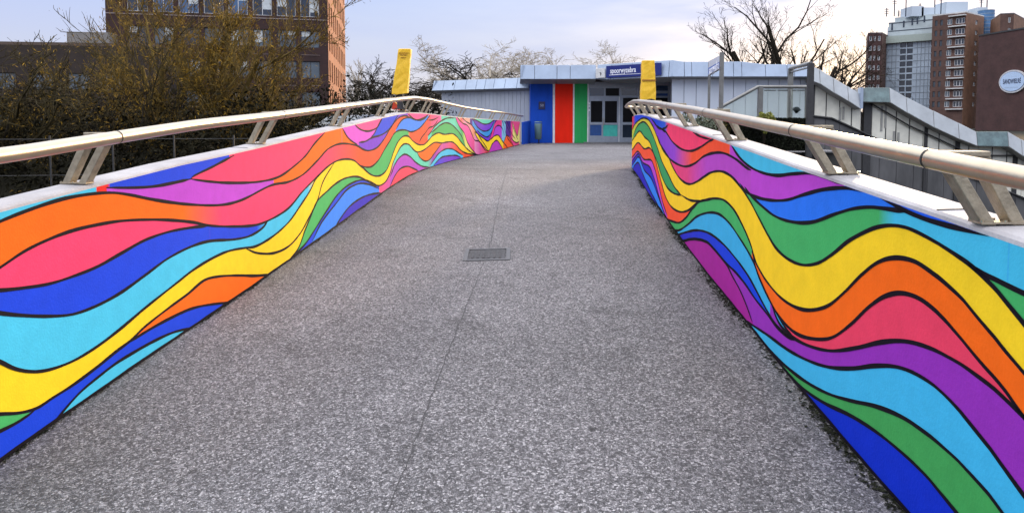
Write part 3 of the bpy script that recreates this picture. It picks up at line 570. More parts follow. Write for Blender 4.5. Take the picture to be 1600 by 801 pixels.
def window(O,U,Nn,a,b,c,d,w_,parent,base,mf,mg,mull=1,fw=.06,name='window',trans=0,blind=None,group=None):
    m=MB(base); dd=.03
    for q in ((a,b,c,c+fw),(a,b,d-fw,d),(a,a+fw,c+fw,d-fw),(b-fw,b,c+fw,d-fw)): m.obox(O,U,Nn,q[0],q[1],w_-dd,w_+dd,q[2],q[3])
    for k in range(mull):
        u=a+(b-a)*(k+1)/(mull+1); m.obox(O,U,Nn,u-fw/2,u+fw/2,w_-dd,w_+dd+.004,c+fw,d-fw)
    if trans: m.obox(O,U,Nn,a+fw,b-fw,w_-dd,w_+dd+.002,trans-fw/2,trans+fw/2)
    f=m.build(name,mf,parent)
    p=MB(base); p.obox(O,U,Nn,a+fw*.5,b-fw*.5,w_-.015,w_-.005,c+fw*.5,d-fw*.5); p.build('pane',mg,f)
    if blind:
        bu0,bu1,bz=blind; q=MB(base); q.obox(O,U,Nn,bu0,bu1,w_-.003,w_+.001,bz,d-fw); q.build('blind',M_BLIND,f)
    return f
M_BLIND=mat('pale_window_blind',(.55,.6,.62),.8,0,.2,2)
M_GL_DARK=glass('dark_window_glass',(.02,.03,.05)); M_GL_BLUE=glass('bluish_window_glass',(.06,.13,.26),.12); M_GL_GREY=glass('greyish_window_glass',(.08,.11,.14),.15)
M_FRAME_D=mat('dark_window_frame',(.03,.035,.045),.5); M_FRAME_W=mat('white_window_frame',(.6,.6,.6),.5)

# ------------------------------------------------------------------ station pavilion
PZ=.70
BX,BY=4.0,35.0
T=thing('station_pavilion','low metal-clad pavilion with blue, red and green entrance panels and a grey roof edge','pavilion',(BX,BY,PZ)); base=(BX,BY,PZ); 
def child(o): o.parent=PAV; return o
PAV=T
M_FASC=mat('light_blue_grey_metal_fascia',(.36,.44,.56),.38,.25,.12,1.2,.04,30)
M_SOFF=mat('grey_soffit_metal',(.20,.21,.22),.6,.1,.15,3)
M_CLAD=mat('pale_grey_cladding',(.42,.46,.53),.5,.1,.12,1.0,.05,20,stretch=(1,1,.25))
M_CLAD2=mat('light_panel_cladding',(.50,.55,.63),.5,.1,.10,.8,.05,20,stretch=(1,1,.3))
M_BLUE=mat('blue_painted_panel',(.010,.070,.46),.6,0,.15,1.5,.05,30,stretch=(2,2,.4),spec=.12)
M_RED=mat('red_painted_panel',(.90,.022,.006),.6,0,.08,1.5,.05,30,stretch=(2,2,.4),spec=.12)
M_GREEN=mat('green_painted_panel',(.030,.36,.10),.6,0,.12,1.5,.05,30,stretch=(2,2,.4),spec=.12)
M_WHT=mat('white_trim',(.7,.72,.74),.5)
M_ALU=mat('anodised_aluminium_frame',(.30,.34,.40),.45,.4,.12,6)
M_ROOF=mat('grey_roof_membrane',(.25,.26,.28),.8)
Ux=Vector((1,0,0)); Nf=Vector((0,-1,0))
X=lambda x,Y=35.0: xat(x,Y)
Zp=lambda y,Y=35.0: zat(y,Y)-PZ      # heights above pavilion base, local
O0=Vector((0,0,PZ))
def panel(name,m,x0,x1,y=35.0,z0=0.,z1=None,th=.06,proud=0):
    z1=Zp(131) if z1 is None else z1
    mb=MB(base); mb.box(X(x0,y)+.003,X(x1,y)-.003,y-proud,y+th,PZ+z0,PZ+z1); o=mb.build(name,m,T); o.location=(0,0,0); return o
# note: children use mesh coordinates relative to the base
zt=Zp(128)
panel('blue_panel',M_BLUE,829,863.5); panel('trim',M_WHT,863.5,867,proud=.03); panel('red_panel',M_RED,867,895); panel('trim',M_WHT,895,897.5,proud=.03)
panel('green_panel',M_GREEN,897.5,917.5); panel('trim',M_WHT,917.5,919.5,proud=.03)
# blue side panel running back towards the wing, and the short one up to the bridge wall
mb=MB(base); mb.box(X(829)-.004,X(829)+.05,35.06,38.4,PZ,PZ+zt); mb.build('side_panel',M_BLUE,T)
# entrance front: frame with openings
fx0=X(919.5); fx1=X(1046)
def hole(x0,x1,y0,y1): return (X(x0)-fx0,X(x1)-fx0,Zp(y1),Zp(y0))
trans=[(921,943,138,150),(946,967,138,150),(971,994,138,149),(998,1018,138,149),(1022,1043,134,142)]
leaves=[(923,941,158,191),(945,964,158,192)]
lows=[(922,940,195,212),(942.5,965,195,213)]
doors=[(973,996,153,191),(1000,1018,153,191)]
dlow=[(973,996,195,215),(1000,1018,195,215)]
right=[(1022,1043,146,150),(1022,1043,153,191),(1022,1043,195,215)]
holes=[hole(*q) for q in trans+leaves+lows+doors+dlow+right]
mb=MB(base); facade(mb,(fx0,35,PZ),Ux,Nf,fx1-fx0,zt,holes,.07); mb.build('entrance_frame',M_ALU,T)
Of=Vector((fx0,35,PZ))
M_TURQ=mat('turquoise_panel',(.05,.50,.42),.5); M_NAVY=mat('navy_panel',(.012,.07,.26),.5); M_BLK=glass('black_door_glass',(.006,.007,.010),.06); M_BLK.node_tree.nodes['Principled BSDF'].inputs['Specular IOR Level'].default_value=.06
for q in trans: 
    a,b,c,d=hole(*q); m=MB(base); m.obox(Of,Ux,Nf,a-.01,b+.01,-.05,-.04,c-.01,d+.01); m.build('transom_pane',glass('transom_glass',(.012,.045,.11)) if q[0]!=946 else M_BLK,T)
for q in leaves+doors+[right[1]]:
    a,b,c,d=hole(*q); m=MB(base); m.obox(Of,Ux,Nf,a-.01,b+.01,-.05,-.04,c-.01,d+.01); m.build('door_pane',M_BLK,T)
for q,mm in zip(lows+dlow+[right[0],right[2]],(M_NAVY,M_TURQ,M_GL_DARK,M_GL_DARK,M_NAVY,M_GL_DARK)):
    a,b,c,d=hole(*q); m=MB(base); m.obox(Of,Ux,Nf,a-.01,b+.01,-.05,-.035,c-.01,d+.01); m.build('lower_panel',mm,T)
for x,nm in ((968,0),(997.5,0)):
    m=MB(base); xx=X(x); m.box(xx-.045,xx-.01,34.95,34.998,PZ,PZ+Zp(151)); m.build('door_frame',M_WHT,T)
for x in (943,999):
    m=MB(base); xx=X(x); m.tube([(xx,34.93,PZ+.85),(xx,34.93,PZ+1.25)],.015,8); m.tube([(xx,34.93,PZ+.9),(xx,35.0,PZ+.9)],.01,6); m.tube([(xx,34.93,PZ+1.2),(xx,35.0,PZ+1.2)],.01,6); m.build('door_handle',M_STEEL,T)
m=MB(base); m.box(X(912),X(1046),34.9,35.0,PZ,PZ+.05); m.build('threshold',M_SOFF,T)
m=MB(base)
for k,yy_ in enumerate((162,166,172)): m.box(X(919.6),X(921.6),34.955,34.97,PZ+Zp(yy_)-.05,PZ+Zp(yy_)+.05)
m.build('notice_sticker',M_WHT,T)
# return wall and the long panel wall to the right
x2=xat(1049,31.6); 
m=MB(base); m.hexa([(x2,31.62,PZ),(x2+.1,31.62,PZ),(fx1+.1,35.02,PZ),(fx1,35.02,PZ)],[(x2,31.62,PZ+zt),(x2+.1,31.62,PZ+zt),(fx1+.1,35.02,PZ+zt),(fx1,35.02,PZ+zt)]); m.build('side_wall',M_ALU,T)
edges=[1049,1068,1087,1107,1126,1145,1164,1183,1199,1216,1232,1249,1268]
for a,b in zip(edges[:-1],edges[1:]):
    m=MB(base); m.box(xat(a,31.6)+.012,xat(b,31.6)-.012,31.6,31.66,PZ-.4,zat(122,31.6)); m.build('wall_panel',M_CLAD2,T)
m=MB(base); m.box(xat(1049,31.6),xat(1268,31.6),31.66,31.8,PZ-3,zat(122,31.6)); m.build('wall_core',M_SOFF,T)
m=MB(base); m.box(xat(1049,31.6),xat(1268,31.6),31.58,31.598,PZ-.62,PZ-.41); m.build('base_flashing',M_SOFF,T)
# main roof edge: leaning fascia panels along a bent line
def fascia(T,base,pts,joints,mf,ms,zt_,zb_,lean=.10,inset=.55,name='fascia_panel'):
    """pts: list of (X,Y) plan, left to right; zt/zb functions of arc length"""
    P=np.array(pts,float); S=np.concatenate([[0],np.cumsum(np.linalg.norm(np.diff(P,axis=0),axis=1))])
    f=lambda s:(float(np.interp(s,S,P[:,0])),float(np.interp(s,S,P[:,1])))
    js=sorted(set([0,S[-1]]+[float(v) for v in joints])|set(S.tolist()))
    js=[js[0]]+[b for a,b in zip(js[:-1],js[1:]) if b-a>.02]
    for a,b in zip(js[:-1],js[1:]):
        (xa,ya),(xb,yb)=f(a),f(b); L=math.hypot(xb-xa,yb-ya); ux,uy=(xb-xa)/L,(yb-ya)/L; nx,ny=uy,-ux
        g_=.010; xa+=ux*g_;ya+=uy*g_;xb-=ux*g_;yb-=uy*g_
        za,zb1=zb_(a),zb_(b); ta,tb=zt_(a),zt_(b)
        m=MB(base)
        m.hexa([(xa,ya,za),(xb,yb,zb1),(xb-nx*.08,yb-ny*.08,zb1),(xa-nx*.08,ya-ny*.08,za)],[(xa-nx*lean,ya-ny*lean,ta),(xb-nx*lean,yb-ny*lean,tb),(xb-nx*(lean+.1),yb-ny*(lean+.1),tb),(xa-nx*(lean+.1),ya-ny*(lean+.1),ta)])
        m.build(name,mf,T,bevel=.012)
    m=MB(base)   # soffit + back plate
    for a,b in zip(S[1:-1],S[2:]):
        (xa,ya),(xb,yb)=f(a),f(b); L=math.hypot(xb-xa,yb-ya); ux,uy=(xb-xa)/L,(yb-ya)/L; nx,ny=uy,-ux
        za,zb1=zb_(a),zb_(b); ta,tb=zt_(a)-.05,zt_(b)-.05
        m.hexa([(xa-nx*.03,ya-ny*.03,za-.012),(xb-nx*.03,yb-ny*.03,zb1-.012),(xb-nx*inset,yb-ny*inset,zb1-.16),(xa-nx*inset,ya-ny*inset,za-.16)],[(xa-nx*(lean+.05),ya-ny*(lean+.05),ta),(xb-nx*(lean+.05),yb-ny*(lean+.05),tb),(xb-nx*inset,yb-ny*inset,tb),(xa-nx*inset,ya-ny*inset,ta)])
    m.build('soffit',ms,T)
ptsF=[(xat(813,33.6),37.0),(xat(813,33.6),33.6),(xat(870,33.6),33.6),(xat(931,33.5),33.5),(xat(985,32.3),32.3),(xat(1049,31.0),31.0),(xat(1145,31.0),31.0),(xat(1240,31.0),31.0),(xat(1266,31.0),31.0)]
PF=np.array(ptsF); SF=np.concatenate([[0],np.cumsum(np.linalg.norm(np.diff(PF,axis=0),axis=1))])
def s_x(x):   # arc position of a picture column on the front line
    for i in range(1,len(ptsF)-1):
        for t_ in np.linspace(0,1,60):
            p=PF[i]*(1-t_)+PF[i+1]*t_
            if abs(800+F*p[0]/(p[1])-x)<1.0: return SF[i]*(1-t_)+SF[i+1]*t_
    return SF[-1]
jn=[s_x(v) for v in (836,870,891,931,954,1001,1023,1043,1068,1080,1112,1145,1157,1194,1228)]+[1.7]
ZT=4.40; ZB=3.70
ztf=lambda s: ZT+(.03 if SF[5]<s<SF[6] else 0)
fascia(T,base,ptsF,jn,M_FASC,M_SOFF,lambda s: 4.43 if s<=SF[5]+.01 else (4.36 if s<s_x(1192) else 4.24),lambda s: 3.76 if s<=SF[3] else (3.70),inset=1.2)
# roof slab
m=MB(base); m.prism([(xat(813,33.6)+.3,34.2),(xat(931,33.5),34.0),(xat(1049,31.0),31.5),(xat(1266,31.0)-.2,31.5),(xat(1266,31.0)-.2,45),(xat(813,33.6)+.3,45)],3.95,4.15); m.build('roof',M_ROOF,T)
m=MB(base)
m.box(X(829),X(829)+.3,38.4,44.8,PZ,3.95); m.box(X(829),13.2,44.7,44.95,PZ-3,3.95); m.box(13.1,13.2,31.85,44.7,PZ-3,3.95); m.box(X(829)+.35,13.0,44.0,44.1,PZ,3.9); m.build('rear_wall',M_CLAD,T)
# left wing
def lwx(x): 
    return 0
A=np.array([xat(675,39.6),39.6]); B=np.array([xat(826,36.6),36.6])
Ls=float(np.linalg.norm(B-A))
fascia(T,base,[(A[0]-.0,43.5),tuple(A),tuple(B)],[3.9+Ls*v for v in (.12,.24,.36,.47,.56,.65,.76,.88)],M_FASC,M_SOFF,lambda s:4.05,lambda s:3.50,inset=.6,lean=.2,name='wing_fascia_panel')
d=(B-A)/Ls; U2=Vector((d[0],d[1],0)); N2=Vector((d[1],-d[0],0)); Ow=Vector((A[0],A[1],0))+U2*.35-N2*.45
k_=24; wid=(Ls-.35)/k_
for i in range(k_):
    m=MB(base); m.obox(Ow,U2,N2,i*wid+.006,(i+1)*wid-.006,-.05,0.,PZ-2.5,3.42); m.build('cladding_strip',M_CLAD,T)
m=MB(base); m.obox(Ow,U2,N2,0,Ls-.35,-.3,-.055,PZ-2.5,3.42); m.obox(Ow,U2,N2,-.02,.1,-6,-.3,PZ-2.5,3.42); m.build('wing_core',M_CLAD,T)
m=MB(base); m.prism([(A[0]+.3,A[1]+.4),(B[0],B[1]+.4),(B[0]+.3,44.9),(A[0]+.3,44.9)],3.75,3.85); m.build('wing_roof',M_ROOF,T)
# short blue wall between bridge parapet and the blue panel
m=MB((.6,33.6,PZ)); m.hexa([(.44,32.22,.62),(.50,32.22,.62),(X(829)+.0,34.98,.62),(X(829)-.07,34.98,.62)],[(.44,32.22,1.72),(.50,32.22,1.72),(X(829)+.0,34.98,1.80),(X(829)-.07,34.98,1.80)]); 
o=m.build('low_wall',M_BLUE); o.location=(.6,33.6,PZ); o['label']='short dark blue wall joining the end of the left parapet to the pavilion'; o['category']='wall'

# signs on the pavilion
def text_obj(name,txt,size,m,parent,O,U,Up,width=None,depth=.004,bold=0.,local=(0,0,0)):
    cu=bpy.data.curves.new(name,'FONT'); cu.body=txt; cu.size=size; cu.extrude=depth; cu.align_x='CENTER'; cu.align_y='CENTER'; cu.offset=bold
    to=bpy.data.objects.new(name+'_tmp',cu); C.objects.link(to); bpy.context.view_layer.update()
    me=bpy.data.meshes.new_from_object(to.evaluated_get(bpy.context.evaluated_depsgraph_get())); bpy.data.objects.remove(to)
    xs_=[v.co.x for v in me.vertices]; wd=max(xs_)-min(xs_); k=(width/wd) if width else 1
    U=Vector(U).normalized(); Up=Vector(Up).normalized(); W3=U.cross(Up); O=Vector(O)-Vector(local)
    for v in me.vertices: v.co=O+U*v.co.x*k+Up*v.co.y+W3*v.co.z
    me.materials.append(m); me.name=name; return link(name,me,parent)
M_SIGN=mat('dark_blue_sign_face',(.006,.018,.17),.4,0,.05,3); M_LET=mat('white_lettering',(.75,.78,.85),.5,0,.03,3)
p0=Vector((*PF[3],0)); p1=Vector((*PF[5],0)); U=Vector((p1.x-p0.x,p1.y-p0.y,0)); U.normalize(); Nn=Vector((U.y,-U.x,0)); 
def on_front(x):  # nearest point of the facade line between columns 931 and 1049
    s=s_x(x); return Vector((float(np.interp(s,SF,PF[:,0])),float(np.interp(s,SF,PF[:,1])),0))
a=on_front(948); b_=on_front(1033); U=(b_-a).normalized(); Nn=Vector((U.y,-U.x,0)); Lw=(b_-a).length
S=thing('station_sign','long dark blue sign with white lettering on the roof edge above the doors','sign',tuple(a+Vector((0,0,3.76)))); sb=S.location
m=MB(sb); m.obox(a,U,Nn,0,Lw,.03,.10,3.775,4.33); m.build('board',M_SIGN,S,bevel=.01)
text_obj('lettering','spoorwyzebra',.34,M_LET,S,a+U*(Lw*.32)+Nn*.105+Vector((0,0,4.08)),U,(0,0,1),width=1.35,bold=.006,local=sb)
m=MB(sb); m.obox(a,U,Nn,.18,Lw*.80,.101,.106,3.885,3.905); m.obox(a,U,Nn,.3,1.0,.101,.107,3.91,3.925); m.build('underline',M_LET,S)
a=on_front(932.5); b_=on_front(946.5); U=(b_-a).normalized(); Nn=Vector((U.y,-U.x,0)); Lw=(b_-a).length
S=thing('clock_sign','small square white clock box beside the long blue sign','clock',tuple(a+Vector((0,0,3.76)))); sb=S.location
m=MB(sb); m.obox(a,U,Nn,0,Lw,.03,.10,3.79,4.24); m.build('clock_box',mat('off_white_box',(.62,.63,.63),.5),S,bevel=.01)
m=MB(sb); c0=a+U*(Lw*.55)+Vector((0,0,4.02))
m.obox(c0,U,Nn,-.012,.012,.101,.108,-.13,.02); m.obox(c0,U,Nn,-.06,-.0,.101,.109,.0,.02); m.obox(c0,U,Nn,.02,.035,.101,.109,-.09,.0); m.build('clock_hands',mat('dark_marks',(.02,.03,.03),.5),S)
zz=PZ+Zp(165); S=thing('small_sign','small navy square sign fixed on the blue panel above the litter bin','sign',(X(846.5),34.93,zz)); sb=S.location
m=MB(sb); m.box(X(841.5),X(851.5),34.95,35.0,zz-.19,zz+.19); m.build('plate',mat('navy_sign_plate',(.01,.015,.08),.4),S,bevel=.01)
text_obj('lettering','50',.17,mat('dim_white_marks',(.35,.4,.55),.5),S,(X(846.5),34.94,zz),(1,0,0),(0,0,1),local=sb)
# litter bin
bxx=xat(841,33.9); S=thing('litter_bin','grey green litter bin standing before the blue panel','litter bin',(bxx,33.9,.70)); sb=S.location
M_BIN=mat('grey_green_bin_paint',(.10,.17,.18),.5,.2,.15,6)
m=MB(sb); m.tube([(bxx,33.9,.90),(bxx,33.9,.93),(bxx,33.9,1.62),(bxx,33.9,1.66)],[.13,.16,.185,.17],20); m.build('bin_body',M_BIN,S)
m=MB(sb); m.tube([(bxx,33.9,1.71),(bxx,33.9,1.735),(bxx,33.9,1.76)],[.19,.19,.10],20); m.tube([(bxx-.14,33.9,1.64),(bxx-.14,33.9,1.72)],.01,6); m.tube([(bxx+.14,33.9,1.64),(bxx+.14,33.9,1.72)],.01,6); m.build('bin_lid',M_BIN,S)
m=MB(sb); m.tube([(bxx+.03,33.9,.70),(bxx+.03,33.9,.92)],.03,10); m.tube([(bxx+.03,33.9,.701),(bxx+.03,33.9,.715)],.11,14); m.build('bin_foot',M_GAP,S)

# ------------------------------------------------------------------ yellow wrapped posts
M_YEL=mat('yellow_wrapping',(.82,.50,.02),.55,0,.10,7,.5,18,stretch=(1,1,.5))
def yellow(cx,Y,zb_,zt_,wb,wt,label,lean=0.,seam=False):
    T=thing('wrapped_post',label,'wrapped post',(cx,Y,zb_-.25)); sb=T.location
    m=MB(sb); n=9; vs=[];fs=[]; rn=random.Random(int(cx*10)); 
    for i in range(n+1):
        f=i/n; w_=(wb*(1-f)+wt*f)/2*(1+rn.uniform(-.025,.02)); xo=cx+lean*f; z=zb_+(zt_-zb_)*f; dd=w_*.6
        if seam and i in (4,): w_*=.97
        for sx,sy in ((-1,-1),(-.35,-1.08),(.35,-1.05),(1,-1),(1,1),(-1,1)): vs.append((xo+sx*w_+rn.uniform(-.006,.006),Y+sy*dd+rn.uniform(-.008,.008),z+(rn.uniform(-.02,.02) if i==0 else 0)))
    for i in range(n):
        for j in range(6): fs.append((i*6+j,i*6+(j+1)%6,(i+1)*6+(j+1)%6,(i+1)*6+j))
    fs.append(tuple(n*6+j for j in range(6))); fs.append(tuple(reversed(range(6))))
    m.mesh(vs,fs); m.build('wrapping',M_YEL,T,bevel=.012)
    m=MB(sb); m.tube([(cx,Y,zb_-.25),(cx,Y,zb_+.3)],.05,10); m.tube([(cx,Y,zb_-.25),(cx,Y,zb_-.235)],.09,12); m.build('post',M_IRON,T)
    m=MB(sb)
    for k in range(2 if seam else 3):
        z=zb_+(zt_-zb_)*((.47,.49) if seam else (.86,.9,.80))[k]; f=(z-zb_)/(zt_-zb_); w_=(wb*(1-f)+wt*f)/2+.004; xo=cx+lean*f
        ln=1.0 if seam else (.55,.8,.4)[k]
        m.box(xo-w_*ln,xo+w_*ln,Y-w_*.6*1.16-.004,Y-w_*.6*1.1,z,z+.007+ (.008 if seam else 0))
    m.build('strap',mat('ochre_strap',(.30,.13,.01),.6),T)
yx=11.7
yellow(xat(625.5,yx),yx,zat(147,yx),zat(77,yx),.262,.205,'yellow wrapped post leaning slightly right, behind the left railing at the crest of the bridge',lean=xat(634,yx)-xat(625.5,yx))
# mounted on the parapet nose: outside the right wall end
yx=14.75
yellow(xat(1012,yx),yx,zat(156,yx),zat(95,yx),.305,.255,'upright yellow wrapped post with a tape seam, at the rounded end of the right parapet',lean=-.01,seam=True)
# traffic cone-like barrier foot behind the rail (red cloth flag and an orange stay)
S=thing('warning_flag','red cloth flag and orange stay below the leaning yellow wrapped post','flag',(xat(616,12.3),12.3,1.75)); sb=S.location
m=MB(sb); a=at(612,171,12.3); b_=at(625,172,12.3); c=at(619,160,12.3); dd=Vector((0,.03,0)); m.hexa([a,b_,b_+dd,a+dd],[c-Vector((.05,0,-.01)),c,c+dd,c-Vector((.05,0,-.01))+dd]); m.build('cloth',mat('red_cloth',(.55,.05,.02),.8),S)
m=MB(sb); m.tube([at(616,159,12.2),at(634,175,12.2)],.013,8); m.build('stay',mat('orange_tube',(.75,.33,.08),.5),S)

# ------------------------------------------------------------------ covered staircase on the right
CYY=31.0
T=thing('covered_staircase','long covered staircase with pale glass side panels and a stepped grey roof edge','staircase',(18,CYY,-4)); base=(18,CYY,-4)
M_GLZ=mat('frosted_beige_glass_panel',(.70,.69,.60),.45,0,.16,1.6,.05,12); M_DKP=mat('dark_weathered_steel_panel',(.11,.11,.113),.55,.3,.35,1.3,.1,30,stretch=(1,1,.3)); M_DST=mat('dark_steel_frame',(.05,.05,.052),.5,.4,.2,10)
M_GRN=glass('greenish_roof_glass',(.10,.16,.16),.2,.5,2.5)
E1=[(1266,103,125),(1345,155,178)]; 
prof=[(1266,103,126),(1280,108,131),(1302,121.5,145),(1325,135,158),(1344,146,170),(1347,137,159),(1390,137,160),(1417,152,176),(1460,173,199),(1500,192,217),(1529,206,228),(1578,206,229),(1600,218,243),(1640,240,265),(1700,272,297)]
def pz_(i,k): return zat(prof[i][k],CYY)
for i in range(len(prof)-1):
    if i==4: continue
    x0,x1=xat(prof[i][0],CYY),xat(prof[i+1][0],CYY); flat=i in (5,10)
    m=MB(base); zt0,zt1,zb0,zb1=pz_(i,1),pz_(i+1,1),pz_(i,2),pz_(i+1,2); g_=.012; le=.12
    m.hexa([(x0+g_,CYY,zb0),(x1-g_,CYY,zb1),(x1-g_,CYY+.1,zb1),(x0+g_,CYY+.1,zb0)],[(x0+g_,CYY+le,zt0),(x1-g_,CYY+le,zt1),(x1-g_,CYY+le+.1,zt1),(x0+g_,CYY+le+.1,zt0)])
    m.build('fascia_panel',M_GRN if flat else M_FASC2 if 'M_FASC2' in globals() else mat('grey_white_metal_fascia',(.42,.45,.47),.4,.2,.18,1.2,.05,30),T,bevel=.012)
    m=MB(base); m.hexa([(x0,CYY+.02,zb0-.012),(x1,CYY+.02,zb1-.012),(x1,CYY+.62,zb1-.05),(x0,CYY+.62,zb0-.05)],[(x0,CYY+.14,zt0-.05),(x1,CYY+.14,zt1-.05),(x1,CYY+.62,zt1-.05),(x0,CYY+.62,zt0-.05)]); m.build('soffit',mat('stair_soffit',(.30,.30,.29),.6),T)
    m=MB(base); m.hexa([(x0,CYY+.62,zt0-.15),(x1,CYY+.62,zt1-.15),(x1,CYY+4.5,zt1-.15),(x0,CYY+4.5,zt0-.15)],[(x0,CYY+.62,zt0-.05),(x1,CYY+.62,zt1-.05),(x1,CYY+4.5,zt1-.05),(x0,CYY+4.5,zt0-.05)]); m.build('roof',M_ROOF,T)
m=MB(base); x0=xat(1344,CYY); m.box(x0-.02,xat(1347.5,CYY),CYY-.005,CYY+.25,pz_(4,2),pz_(5,1)); m.build('roof_upstand',M_FASC,T)
# glass panels: bottom follows the stair slope
WY=CYY+.55
bot=[(1268,180),(1300,184),(1320,193),(1348,206),(1395,228),(1480,262),(1560,292),(1640,325),(1700,350)]
topc=[(q[0],q[2]+2) for q in prof]
tb=lambda x: np.interp(x,[q[0] for q in topc],[q[1] for q in topc]); bb_=lambda x: np.interp(x,[q[0] for q in bot],[q[1] for q in bot])
gx=[1269,1290,1311,1330,1345,1362,1384,1400,1421,1443,1450,1468,1492,1515,1530,1552,1575,1600,1630,1665,1700]
for a,b2 in zip(gx[:-1],gx[1:]):
    if a==1345: 
        continue
    m=MB(base); xa,xb=xat(a,WY)+.015,xat(b2,WY)-.015
    za,zb1=zat(bb_(a),WY),zat(bb_(b2),WY); ta,t2=zat(tb(a),WY)+.1,zat(tb(b2),WY)+.1
    m.hexa([(xa,WY,za),(xb,WY,zb1),(xb,WY+.03,zb1),(xa,WY+.03,za)],[(xa,WY,ta),(xb,WY,t2),(xb,WY+.03,t2),(xa,WY+.03,ta)]); m.build('glass_panel',M_GLZ,T)
for x,wd in ((1269,.07),(1355,.17),(1447,.07),(1497,.10),(1588,.1),(1290,.02),(1311,.02),(1330,.02),(1384,.02),(1400,.02),(1421,.02),(1468,.02),(1515,.02),(1552,.02),(1575,.02),(1630,.02)):
    m=MB(base); xx=xat(x,WY); m.box(xx-wd,xx+wd,WY-.05 if wd>.05 else WY-.012,WY+.1,-5 if wd>.05 else zat(bb_(x),WY),zat(tb(x),WY)+.05); m.build('post',M_DST,T)
def rail_line(pts,Y,r,name,mm,par,bs):
    m=MB(bs); m.tube([at(x,y,Y) for x,y in pts],r,8); m.build(name,mm,par)
rail_line([(1362,162),(1420,196),(1470,219),(1516,241),(1530,243),(1590,243),(1640,268)],WY-.12,.035,'stair_rail',M_DST,T,base)
rail_line([(1269,181),(1300,185),(1320,194),(1348,207),(1395,229),(1480,263),(1560,293),(1640,326)],WY-.06,.045,'bottom_rail',M_DST,T,base)
# slanting handrail bars inside the glass
for x,y0,y1 in ((1312,168,188),(1317,167,187),(1377,166,205),(1397,205,222),(1404,207,224),(1383,164,200)):
    m=MB(base); xx=xat(x,WY); m.box(xx-.045,xx+.045,WY-.03,WY-.004,zat(y1,WY),zat(y0,WY)); m.build('notice',mat('grey_notice',(.30,.30,.28),.5),T)
# dark lower wall with vertical joints
dx=[1262,1290,1312,1332,1348,1376,1403,1430,1452,1478,1505,1530,1558,1590,1620,1660,1700]
for a,b2 in zip(dx[:-1],dx[1:]):
    m=MB(base); xa,xb=xat(a,WY)+.01,xat(b2,WY)-.01; za=zat(bb_(a),WY)-.02; zb1=zat(bb_(b2),WY)-.02
    m.hexa([(xa,WY+.01,-5.2),(xb,WY+.01,-5.2),(xb,WY+.12,-5.2),(xa,WY+.12,-5.2)],[(xa,WY+.01,za),(xb,WY+.01,zb1),(xb,WY+.12,zb1),(xa,WY+.12,za)]); m.build('lower_panel',M_DKP,T)
m=MB(base)   # stair flight and inner wall behind the glass
xa,xb=xat(1268,WY),xat(1700,WY); m.hexa([(xa,WY+3.9,-5),(xb,WY+3.9,-5),(xb,WY+4.0,-5),(xa,WY+4.0,-5)],[(xa,WY+3.9,4.0),(xb,WY+3.9,-1.2),(xb,WY+4.0,-1.2),(xa,WY+4.0,4.0)]); m.build('rear_wall',M_CLAD,T)
m=MB(base); n=34
for i in range(n):
    x0=xa+(xb-xa)*i/n; x1=xa+(xb-xa)*(i+1)/n; z=.9-5.0*i/n; m.box(x0,x1+.02,WY+.2,WY+3.9,z-.6,z)
m.build('stair_flight',M_CONC,T)

# glass balustrade with steel frames before the wall
GY=26.0
T=thing('glass_balustrade','steel framed glass balustrade with a sloping left end, before the pale panel wall','balustrade',(xat(1190,GY),GY,-1)); base=tuple(T.location)
M_BAL=bpy.data.materials.new('clear_balustrade_glass'); M_BAL.use_nodes=True; q=M_BAL.node_tree.nodes['Principled BSDF']; q.inputs['Base Color'].default_value=(.80,.86,.80,1); q.inputs['Roughness'].default_value=.08; q.inputs['Transmission Weight'].default_value=.9; q.inputs['IOR'].default_value=1.1
nt_=M_BAL.node_tree; nn=N(nt_,'ShaderNodeTexNoise'); nn.inputs['Scale'].default_value=2; rr=N(nt_,'ShaderNodeMapRange'); rr.inputs['To Min'].default_value=.04; rr.inputs['To Max'].default_value=.22; nt_.links.new(nn.outputs[0],rr.inputs[0]); nt_.links.new(rr.outputs[0],q.inputs['Roughness'])
M_SST=mat('grey_steel_frame',(.20,.20,.19),.45,.5,.2,10)
m=MB(base); pp=[at(1122,170,GY),at(1184,136,GY),at(1268,136,GY)]
m.tube(pp,.06,8); m.build('top_rail',M_SST,T)
for x,wd,y0 in ((1187,.085,135),(1260,.06,136)):
    m=MB(base); xx=xat(x,GY); m.box(xx-wd,xx+wd,GY-.06,GY+.06,-2,zat(y0,GY)); m.build('post',M_SST,T)
for poly in (((1123,170),(1183,139),(1183,187),(1123,187)),((1190,139),(1231,139),(1231,186),(1190,186)),((1236,139),(1258,139),(1258,186),(1236,186))):
    m=MB(base); P=[at(x,y,GY) for x,y in poly]; dd=Vector((0,.012,0)); m.mesh([p for p in P]+[p+dd for p in P],[(0,1,2,3),(7,6,5,4),(0,3,7,4),(1,5,6,2),(0,4,5,1),(3,2,6,7)]); m.build('glass_pane',M_BAL,T)
m=MB(base); rn=random.Random(3)
for x0,x1 in ((1193,1211),(1214,1230),(1237,1243),(1244,1256)):
    m.box(xat(x0,GY),xat(x1,GY),GY-.006,GY-.002,zat(142.4,GY),zat(140.6,GY))
m.build('frosted_band',mat('dark_print_band',(.10,.11,.11),.6),T)
m=MB(base); c=at(1244.5,173,GY-.05)
